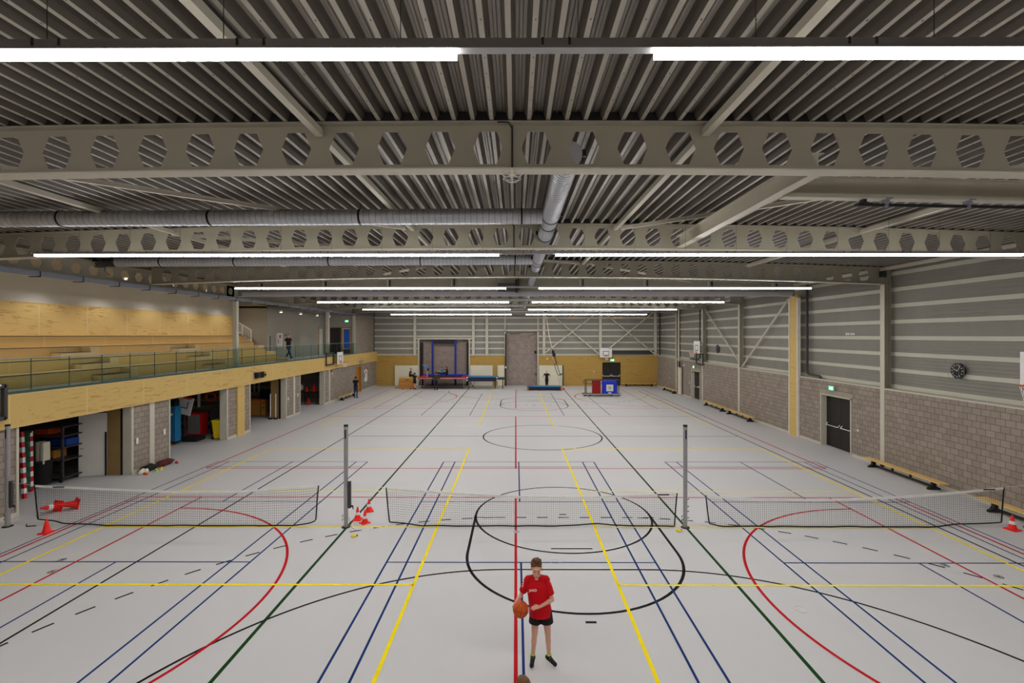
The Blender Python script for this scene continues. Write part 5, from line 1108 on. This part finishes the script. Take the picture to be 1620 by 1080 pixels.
def stand_pose(s=1):
    J = dict(hip=V(0, 0, .93), hipR=V(-.09, 0, .90), hipL=V(.09, 0, .90), kneeR=V(-.10, -.01, .50), kneeL=V(.10, -.01, .50), ankR=V(-.11, .03, .09), ankL=V(.11, .03, .09),
             toeR=V(-.13, -.15, .03), toeL=V(.13, -.15, .03), chest=V(0, .0, 1.27), neck=V(0, .01, 1.47), head=V(0, -.01, 1.62), shR=V(-.175, .01, 1.41), shL=V(.175, .01, 1.41),
             elR=V(-.23, .04, 1.13), elL=V(.23, .04, 1.13), wrR=V(-.24, -.05, .88), wrL=V(.24, -.05, .88))
    return {k: v*s for k, v in J.items()}
def person(label, loc, rz, J, s=1, pitch=8, yaw=0, skin='skin', hair='hair_brown', long_hair=False, top='cloth_black', sleeve=.6, top_loose=1.0, hem=0.0, pants='cloth_black', leg=1.9, shoes='rubber', vox=.009,
           hR=None, hL=None, detail=False, group='people in the hall', hs=1.0, rings=None, tuft=True):
    root = thing('person', label, 'person', loc, rz, group)
    b = MB(); J = {k: Vector(v) for k, v in J.items()}; sp = frame_z(J['chest']-J['hip']); sp2 = frame_z(J['neck']-J['chest'])
    hp, ch, nk = J['hip'], J['chest'], J['neck']; mid = (hp+ch)/2; E = b.ellip
    E(hp, (.145*s, .105*s, .12*s), sp, 18, 12); E(mid, (.125*s, .092*s, .17*s), sp, 18, 12); E(ch, (.155*s, .105*s, .16*s), sp2, 18, 12)
    E((J['shR']+J['shL'])/2, (.15*s, .075*s, .07*s), sp2, 18, 12); b.cone((ch*.35+nk*.65), J['head'], .058*s, .05*s, 14)
    for S in 'RL':
        b.cone(nk*.7+J['sh'+S]*.3, J['sh'+S], .045*s, .05*s, 10)
        b.cone(J['sh'+S], J['el'+S], .05*s, .037*s, 12); b.cone(J['el'+S], J['wr'+S], .037*s, .024*s, 12)
        fm = J['el'+S]*.72+J['wr'+S]*.28; E(fm, (.04*s, .04*s, .07*s), frame_z(J['wr'+S]-J['el'+S]))
        b.cone(J['hip'+S], J['knee'+S], .082*s, .052*s, 14); b.cone(J['knee'+S], J['ank'+S], .049*s, .032*s, 12)
        d = J['ank'+S]-J['knee'+S]; E(J['knee'+S]+d*.3+V(0, .012, 0)*s, (.05*s, .053*s, .11*s), frame_z(d))
        b.cone(J['ank'+S]+V(0, .01, -.035)*s, J['toe'+S], .034*s, .026*s, 10)
    defR = (J['wrR']-J['elR']).normalized(), V(1, 0, 0), 1, .45; defL = (J['wrL']-J['elL']).normalized(), V(-1, 0, 0), -1, .45
    for S, hh, df in (('R', hR, defR), ('L', hL, defL)):
        d, nrm, side, cu = hh or df; hand(b, J['wr'+S], d, nrm, side, s, cu)
    HM = Matrix.Translation(J['head']) @ Matrix.Rotation(math.radians(yaw), 4, 'Z') @ Matrix.Rotation(math.radians(pitch), 4, 'X'); R3 = HM.to_3x3().to_4x4(); P = lambda x, y, z: HM @ (V(x, y, z)*s*hs); sb = s; s = s*hs
    E(P(0, .012, .03), (.073*s, .092*s, .09*s), R3, 22, 14); E(P(0, -.028, -.03), (.058*s, .064*s, .082*s), R3, 22, 14); E(P(0, -.062, -.094), (.026*s, .024*s, .021*s), R3)
    E(P(0, -.012, -.06), (.054*s, .055*s, .045*s), R3, 16, 10)
    E(P(0, -.079, .026), (.042*s, .015*s, .011*s), R3); b.cone(P(0, -.088, .012), P(0, -.106, -.024), .008*s, .0125*s, 10); E(P(0, -.086, -.055), (.024*s, .013*s, .010*s), R3)
    for q in (-1, 1):
        E(P(q*.069, .016, -.012), (.009*s, .015*s, .026*s), R3); E(P(q*.036, -.066, -.025), (.02*s, .02*s, .022*s), R3)
    body = b.build('body', skin, root); fuse(body, vox, 2); hsz = s
    e = MB()
    for q in (-1, 1):
        e.ellip(P(q*.029, -.0905, .004), (.0115*s, .006*s, .0065*s), R3)
    e.build('eyes', 'eye', body, True)
    if detail:
        e = MB()
        for q in (-1, 1): e.cone(P(q*.014, -.095, .021), P(q*.044, -.086, .023), .0038*s, .003*s, 6)
        e.build('eyebrows', hair, body); MB().ellip(P(0, -.0965, -.056), (.021*s, .006*s, .0052*s), R3).build('mouth', 'lip', body, True)
    h = MB(); h.ellip(P(0, .022, .052), (.083*s, .098*s, .082*s), R3, 22, 14); h.ellip(P(0, .06, .0), (.07*s, .055*s, .075*s), R3, 18, 12); h.ellip(P(0, .028, .016), (.080*s, .068*s, .058*s), R3, 18, 12); h.ellip(P(.01, -.03, .112 if tuft else .095), (.055*s, .045*s, .026*s), R3)
    for k in range(14 if tuft else 0):
        a = k*2.4; rr = .05*math.sqrt(k/14); x, y = rr*math.cos(a), -.01+rr*math.sin(a); h.cone(P(x, y, .12), P(x+.012, y-.03, .142), .015*s, .007*s, 6)
    if long_hair:
        h.cone(P(0, .09, .02), P(0, .13, -.12), .05*s, .02*s, 10); h.cone(P(-.05, .05, .0), P(-.05, .06, -.14), .035*s, .018*s); h.cone(P(.05, .05, .0), P(.05, .06, -.14), .035*s, .018*s)
    o = h.build('hair', hair, root); fuse(o, max(.006, vox*.8), 1)
    s = sb
    # top
    t = MB(); g = .016*s*top_loose; E = t.ellip
    E(ch, (.155*s+g, .105*s+g, .165*s+g), sp2, 20, 14); E((J['shR']+J['shL'])/2, (.155*s+g*.6, .08*s+g*.6, .072*s+g*.3), sp2, 18, 12)
    dn = (hp-ch).normalized(); t.cone(ch, hp+dn*hem, .118*s+g*1.3, .125*s+g*1.5, 20, 2); E(mid, (.135*s+g*1.3, .1*s+g*1.2, .18*s), sp, 18, 12)
    E(hp+dn*(hem-.05), (.15*s+g*1.2, .112*s+g*1.2, .06*s), sp, 20, 10)
    for S in 'RL':
        a = J['sh'+S]; u = J['el'+S]; w = J['wr'+S]; t.cone(nk*.55+a*.45, a, .045*s+g*.4, .055*s+g*.5, 12)
        if sleeve > 0:
            k = min(1, sleeve); t.cone(a, a+(u-a)*k, .054*s+g*.7, (.054-.010*k)*s+g*1.1, 14, 2 if k < 1 else 0)
            if sleeve > 1: t.cone(u, u+(w-u)*(sleeve-1), .042*s+g, .030*s+g, 14, 2)
    if rings: t.loft(rings, 28)
    o = t.build('shirt' if sleeve < 1 else 'jacket', top, root); fuse(o, max(vox, .007), 3)
    # trousers or shorts
    t = MB(); t.ellip(hp, (.150*s+.012, .11*s+.012, .125*s), sp, 20, 12)
    for S in 'RL':
        a, u, w = J['hip'+S], J['knee'+S], J['ank'+S]; k = min(1, leg)
        t.cone(a, a+(u-a)*k, .09*s+.006, (.09-.03*k)*s+(.034 if leg < 1 else .012), 16, 2 if leg < 1 else 0)
        if leg > 1: t.cone(u, u+(w-u)*(leg-1), .06*s+.008, .044*s+.008, 14, 2)
    o = t.build('shorts' if leg < 1 else 'trousers', pants, root); fuse(o, max(vox, .007), 2)
    for S in 'RL':
        a, to = J['ank'+S], J['toe'+S]; d = to-a; d.z = 0
        if d.length < .02: d = V(0, -1, 0)
        d.normalize(); t = MB(); he = a+V(0, 0, -.045)*s-d*.045*s; fr = to+V(0, 0, .005)
        t.cone(he, fr, .040*s, .036*s, 14); t.cone(a-V(0, 0, .0), he+d*.03*s, .044*s, .044*s, 12); t.cone(he+d*.04*s+V(0, 0, .02)*s, fr-d*.03, .04*s, .034*s, 12)
        zm = min(a.z-.085*s, to.z-.028)
        t.v = [(x, y, max(z, zm)) for x, y, z in t.v]
        so = t.build('shoe', shoes, root); fuse(so, max(.006, vox*.7), 1)
        if detail:
            q = MB(); px = V(-d.y, d.x, 0); pts = [(-.085, 0), (-.07, .034), (.0, .036), (.10, .042), (.16, .036), (.195, .0), (.16, -.036), (.10, -.042), (.0, -.036), (-.07, -.034)]
            base = a.copy(); base.z = zm; q.prism([((base+d*u*s*1.02+px*v*s*1.05).x, (base+d*u*s*1.02+px*v*s*1.05).y) for u, v in pts], zm, zm+.022, 'z'); q.build('sole', 'white', so)
            q = MB()
            for k in range(4): c = base+d*(.03+.022*k)*s+V(0, 0, .095-.012*k)*s; q.cone(c-px*.02*s, c+px*.02*s, .004, .004, 6)
            q.build('laces', 'white' if S == 'L' else 'lime', so); c = a+V(0, 0, .012); q = MB(); q.cone(c, c+V(0, 0, .03)*s, .043*s, .037*s, 14, 3); q.build('sock', 'lime', root)
    return root, HM
def build_people():
    # the boy with the ball
    s = .93
    J = dict(hip=V(-.025, .01, .86), hipR=V(-.105, 0, .83), hipL=V(.055, 0, .83), kneeR=V(-.125, -.015, .45), kneeL=V(.085, -.015, .45), ankR=V(-.15, .03, .085), ankL=V(.105, .03, .085),
             toeR=V(-.175, -.13, .03), toeL=V(.19, -.10, .03), chest=V(-.075, .0, 1.18), neck=V(-.085, -.005, 1.355), head=V(-.098, -.03, 1.485), shR=V(-.225, .0, 1.305), shL=V(.055, .0, 1.305),
             elR=V(-.335, .06, 1.03), elL=V(.15, -.06, 1.02), wrR=V(-.455, -.09, .93), wrL=V(-.05, -.225, 1.0))
    r, HM = person('boy in a red shirt and black shorts holding a basketball in the foreground', (.42, 7.62, 0), 0, J, s, 3, 0, 'skin', 'hair_brown', hs=1.16, rings=[(-.085, .0, 1.30, .14, .085), (-.08, 0, 1.22, .168, .115), (-.07, 0, 1.1, .168, .125), (-.055, 0, .98, .168, .13), (-.035, 0, .86, .175, .135), (-.03, 0, .745, .18, .14)], top='shirt_red', sleeve=.76, top_loose=1.15, hem=.1, pants='cloth_black', leg=.52, shoes='rubber', vox=.0055,
                   hR=(V(.15, -1, -.25), V(1, .1, .25), 1, .42), hL=(V(-1, -.12, -.10), V(-.1, .3, -.95), -1, .22), detail=True, group=None)
    del r['category']; r['category'] = 'person'
    sh = [c for c in r.children if c.name.startswith('shirt')][0]
    text_mesh('chest_logo', 'JAKO', .05, 'white', sh, Matrix.Translation((-.155, -.146, 1.205)) @ Matrix.Rotation(PI/2, 4, 'X') @ Matrix.Scale(1.0, 4), .004)
    m = MB()
    for q, x in ((-1, -.30), (1, .115)):
        for k in range(3): m.cbox((x+q*.006*k, -.035-.004*k, 1.29-.035*k), (.012, .02, .016))
    m.build('sleeve_marks', 'white', sh)
    m = MB(); m.tube([(-.088+.062*math.cos(a*PI/10), -.012+.06*math.sin(a*PI/10), 1.372-.012*math.sin(a*PI/10)*-1) for a in range(20)], .008, 6, closed=True); m.build('collar', 'shirt_red', sh, True)
    b = thing('basketball', 'orange basketball held in front by the boy in the red shirt', 'ball', (.42-.345, 7.62-.225, .96))
    MB().ellip((0, 0, 0), (.121, .121, .121), None, 36, 24).build('cover', 'orange_ball', b, True)
    m = MB(); R = .1205; tl = Matrix.Rotation(math.radians(12), 4, 'Y') @ Matrix.Rotation(math.radians(-8), 4, 'X')
    circ = lambda f: [tl @ Vector(f(2*PI*k/48)) for k in range(48)]
    m.tube(circ(lambda a: (0, R*math.cos(a), R*math.sin(a))), .0028, 6, closed=True); m.tube(circ(lambda a: (R*math.cos(a), R*math.sin(a), 0)), .0028, 6, closed=True)
    for q in (-1, 1): m.tube([tl @ (Vector((q*(.045+.04*math.cos(2*a)), 0, 0)) + Vector((0, math.cos(a), math.sin(a)))*math.sqrt(max(1e-6, R*R-(.045+.04*math.cos(2*a))**2))) for a in [2*PI*k/48 for k in range(48)]], .0028, 6, closed=True)
    m.build('seams', 'rubber', b, True)
    person('person seen only as a brown head of hair at the bottom picture edge', (.08, 5.03, 0), PI, stand_pose(.91), .91, 5, 0, tuft=False, hair='hair_brown', top='cloth_grey', pants='cloth_black', vox=.008, group=None)
    # walker on the gallery
    J = stand_pose(1.02); J.update(kneeR=V(-.09, -.2, .52), ankR=V(-.10, -.36, .14), toeR=V(-.11, -.54, .14), kneeL=V(.09, .05, .50), ankL=V(.10, .36, .14), toeL=V(.11, .22, .03), elR=V(-.25, .14, 1.17), wrR=V(-.25, .06, .93), elL=V(.25, .0, 1.16), wrL=V(.26, -.16, .98))
    J['hip'].z -= .03
    person('person with orange blond hair walking on the gallery in a dark and green top', (-16.1, 34.2, 3.45), math.radians(-115)+PI, J, 1.02, 5, 0, hair='hair_blond', top='cloth_black', sleeve=.55, pants='cloth_jeans', group=None)
    person('man in a black shirt and jeans standing by the left bench with his back turned', (-13.15, 39.7, 0), PI-.2, stand_pose(1.0), 1.0, 5, 0, skin='skin_dark', hair='hair_dark', top='cloth_black', sleeve=.6, pants='cloth_jeans', group=None)
    J = stand_pose(.98); J.update(elR=V(-.27, -.1, 1.17), wrR=V(-.26, -.33, 1.08), elL=V(.29, -.08, 1.17), wrL=V(.31, -.32, 1.08))
    person('man in a dark olive jacket standing at the trampoline with his back to the camera', (-7.47, 45.3, 0), PI, J, .98, 12, 0, skin='skin_dark', hair='hair_dark', top='cloth_olive', sleeve=1.9, top_loose=1.7, hem=.06, pants='cloth_black', group=None)
    J = stand_pose(.98); J.update(elR=V(-.38, .08, 1.17), elL=V(.38, .08, 1.17), wrR=V(-.20, -.02, 1.0), wrL=V(.20, -.02, 1.0), ankR=V(-.07, .03, .09), ankL=V(.07, .03, .09), kneeR=V(-.07, 0, .5), kneeL=V(.07, 0, .5), toeR=V(-.1, -.15, .03), toeL=V(.1, -.15, .03))
    person('person in black with hands on hips behind the floor mat', (3.0, 46.85, 0), 0, J, .98, 5, 0, hair='skin', top='cloth_black', sleeve=.5, pants='cloth_black', group=None, hR=(V(.8, -.5, -.2), V(.5, .5, -.3), -1, .4), hL=(V(-.8, -.5, -.2), V(-.5, .5, -.3), 1, .4))
    J = stand_pose(.9); J.update(elR=V(-.22, -.12, 1.06), wrR=V(-.14, -.3, 1.12), elL=V(.22, -.12, 1.06), wrL=V(.12, -.32, 1.14), kneeL=V(.1, .08, .47), ankL=V(.13, .2, .1), toeL=V(.16, .06, .04))
    person('child in black shorts standing beside the wooden vaulting box', (-9.62, 46.0, 0), math.radians(-130), J, .9, 5, 0, hair='hair_dark', top='cloth_black', sleeve=.6, pants='cloth_black', leg=.75, group=None)
    # bent forward on the trampoline, facing left
    J = dict(hip=V(0, .12, .76), hipR=V(-.08, .12, .74), hipL=V(.08, .12, .74), kneeR=V(-.08, .02, .42), kneeL=V(.08, .02, .42), ankR=V(-.09, .05, .08), ankL=V(.09, .05, .08), toeR=V(-.1, -.11, .03), toeL=V(.1, -.11, .03), chest=V(0, -.1, .98), neck=V(0, -.24, 1.10),
             head=V(0, -.36, 1.18), shR=V(-.14, -.19, 1.04), shL=V(.14, -.19, 1.04), elR=V(-.17, -.1, .8), elL=V(.17, -.1, .8), wrR=V(-.14, .02, .62), wrL=V(.14, .02, .62))
    person('girl in a bright blue top bending forward on the trampoline', (-8.7, 47.3, 1.09), -PI/2+.1, J, .85, 35, 0, hair='hair_brown', top='cloth_sky', sleeve=.5, pants='cloth_black', leg=.5, shoes='skin', group=None)
    def seated(k=1.0, kneeh=.0):
        return dict(hip=V(0, 0, .11), hipR=V(-.09, -.02, .10), hipL=V(.09, -.02, .10), kneeR=V(-.11, -.36, .26+kneeh), kneeL=V(.11, -.36, .22+kneeh), ankR=V(-.1, -.52, .03-.0), ankL=V(.1, -.55, .03), toeR=V(-.1, -.66, .06), toeL=V(.1, -.69, .06), chest=V(0, -.02, .42), neck=V(0, -.04, .59),
                    head=V(0, -.07, .73), shR=V(-.16, -.03, .54), shL=V(.16, -.03, .54), elR=V(-.2, -.14, .33), elL=V(.2, -.14, .33), wrR=V(-.12, -.33, .36), wrL=V(.1, -.35, .34))
    J = seated(); 
    person('person in black sitting on top of the wooden vaulting box', (-10.25, 46.9, 1.085), PI/2, J, .88, 10, 0, hair='hair_grey', top='cloth_black', sleeve=.6, pants='cloth_black', leg=1.8, group=None)
    person('person with tied up hair in black sitting on the far edge of the trampoline', (-6.9, 48.55, 1.15), -PI/2-.3, seated(), .88, 10, 0, hair='hair_brown', long_hair=True, top='cloth_black', sleeve=.2, pants='cloth_black', leg=1.7, group=None)
    person('child in a blue top sitting behind the other on the far edge of the trampoline', (-7.42, 48.7, 1.15), -PI/2+.3, seated(), .72, 10, 0, hair='hair_dark', top='cloth_sky', sleeve=.5, pants='cloth_black', leg=1.7, group=None)
    J = dict(hip=V(.12, 0, 0), hipR=V(.10, -.08, -.02), hipL=V(.10, .08, -.02), kneeR=V(-.08, -.1, -.28), kneeL=V(-.06, .1, -.28), ankR=V(.12, -.05, -.58), ankL=V(.14, .05, -.58), toeR=V(.14, -.05, -.75), toeL=V(.16, .05, -.75), chest=V(-.02, 0, .32), neck=V(-.1, 0, .48),
             head=V(-.17, 0, .60), shR=V(-.07, -.14, .42), shL=V(-.07, .14, .42), elR=V(-.22, -.12, .26), elL=V(-.22, .12, .26), wrR=V(-.16, -.05, .45), wrL=V(-.16, .05, .5))
    person('girl in a dark blue top swinging high on the climbing rope', (3.62, 46.8, 3.22), 0, J, .85, 10, -80, hair='hair_blond', long_hair=True, top='cloth_navy', sleeve=.5, pants='cloth_black', leg=.5, shoes='skin', group=None)

# ------------------------------------------------------------------ assemble
def main():
    setup_materials()
    M['orange_ball'] = mat('basketball_leather', (206, 88, 30), .6, 0, .06, 60, .3, .2)
    build_floor(); build_roof(); build_steel(); build_ducts(); build_lights()
    build_right(); build_benches(); build_far(); build_left(); build_back()
    build_nets(); build_small(); build_hoops(); build_far_gear(); build_storage(); build_people()
    cam = bpy.data.cameras.new('camera'); cam.sensor_width = 36; cam.lens = 36*F/1620; cam.clip_end = 200; cam.clip_start = .05
    o = bpy.data.objects.new('camera', cam); C.objects.link(o); o.location = (0, 0, H)
    psi = .0035
    o.rotation_euler = (PI/2, 0, psi)
    cam.shift_x = -3.3/1620; cam.shift_y = -10/1620
    bpy.context.scene.camera = o
    w = bpy.data.worlds.new('world'); bpy.context.scene.world = w; w.use_nodes = True
    w.node_tree.nodes['Background'].inputs[0].default_value = (.02, .02, .025, 1); w.node_tree.nodes['Background'].inputs[1].default_value = .5
    sc = bpy.context.scene; sc.view_settings.view_transform = 'Standard'; sc.view_settings.look = 'None'; sc.view_settings.gamma = 1; sc.view_settings.exposure = EXPO
    sc.cycles.use_denoising = True; sc.cycles.max_bounces = 8; sc.cycles.diffuse_bounces = 5; sc.cycles.glossy_bounces = 3; sc.cycles.transmission_bounces = 6; sc.cycles.sample_clamp_indirect = 6
    sc.cycles.use_light_tree = True
EXPO = 0.15
main()
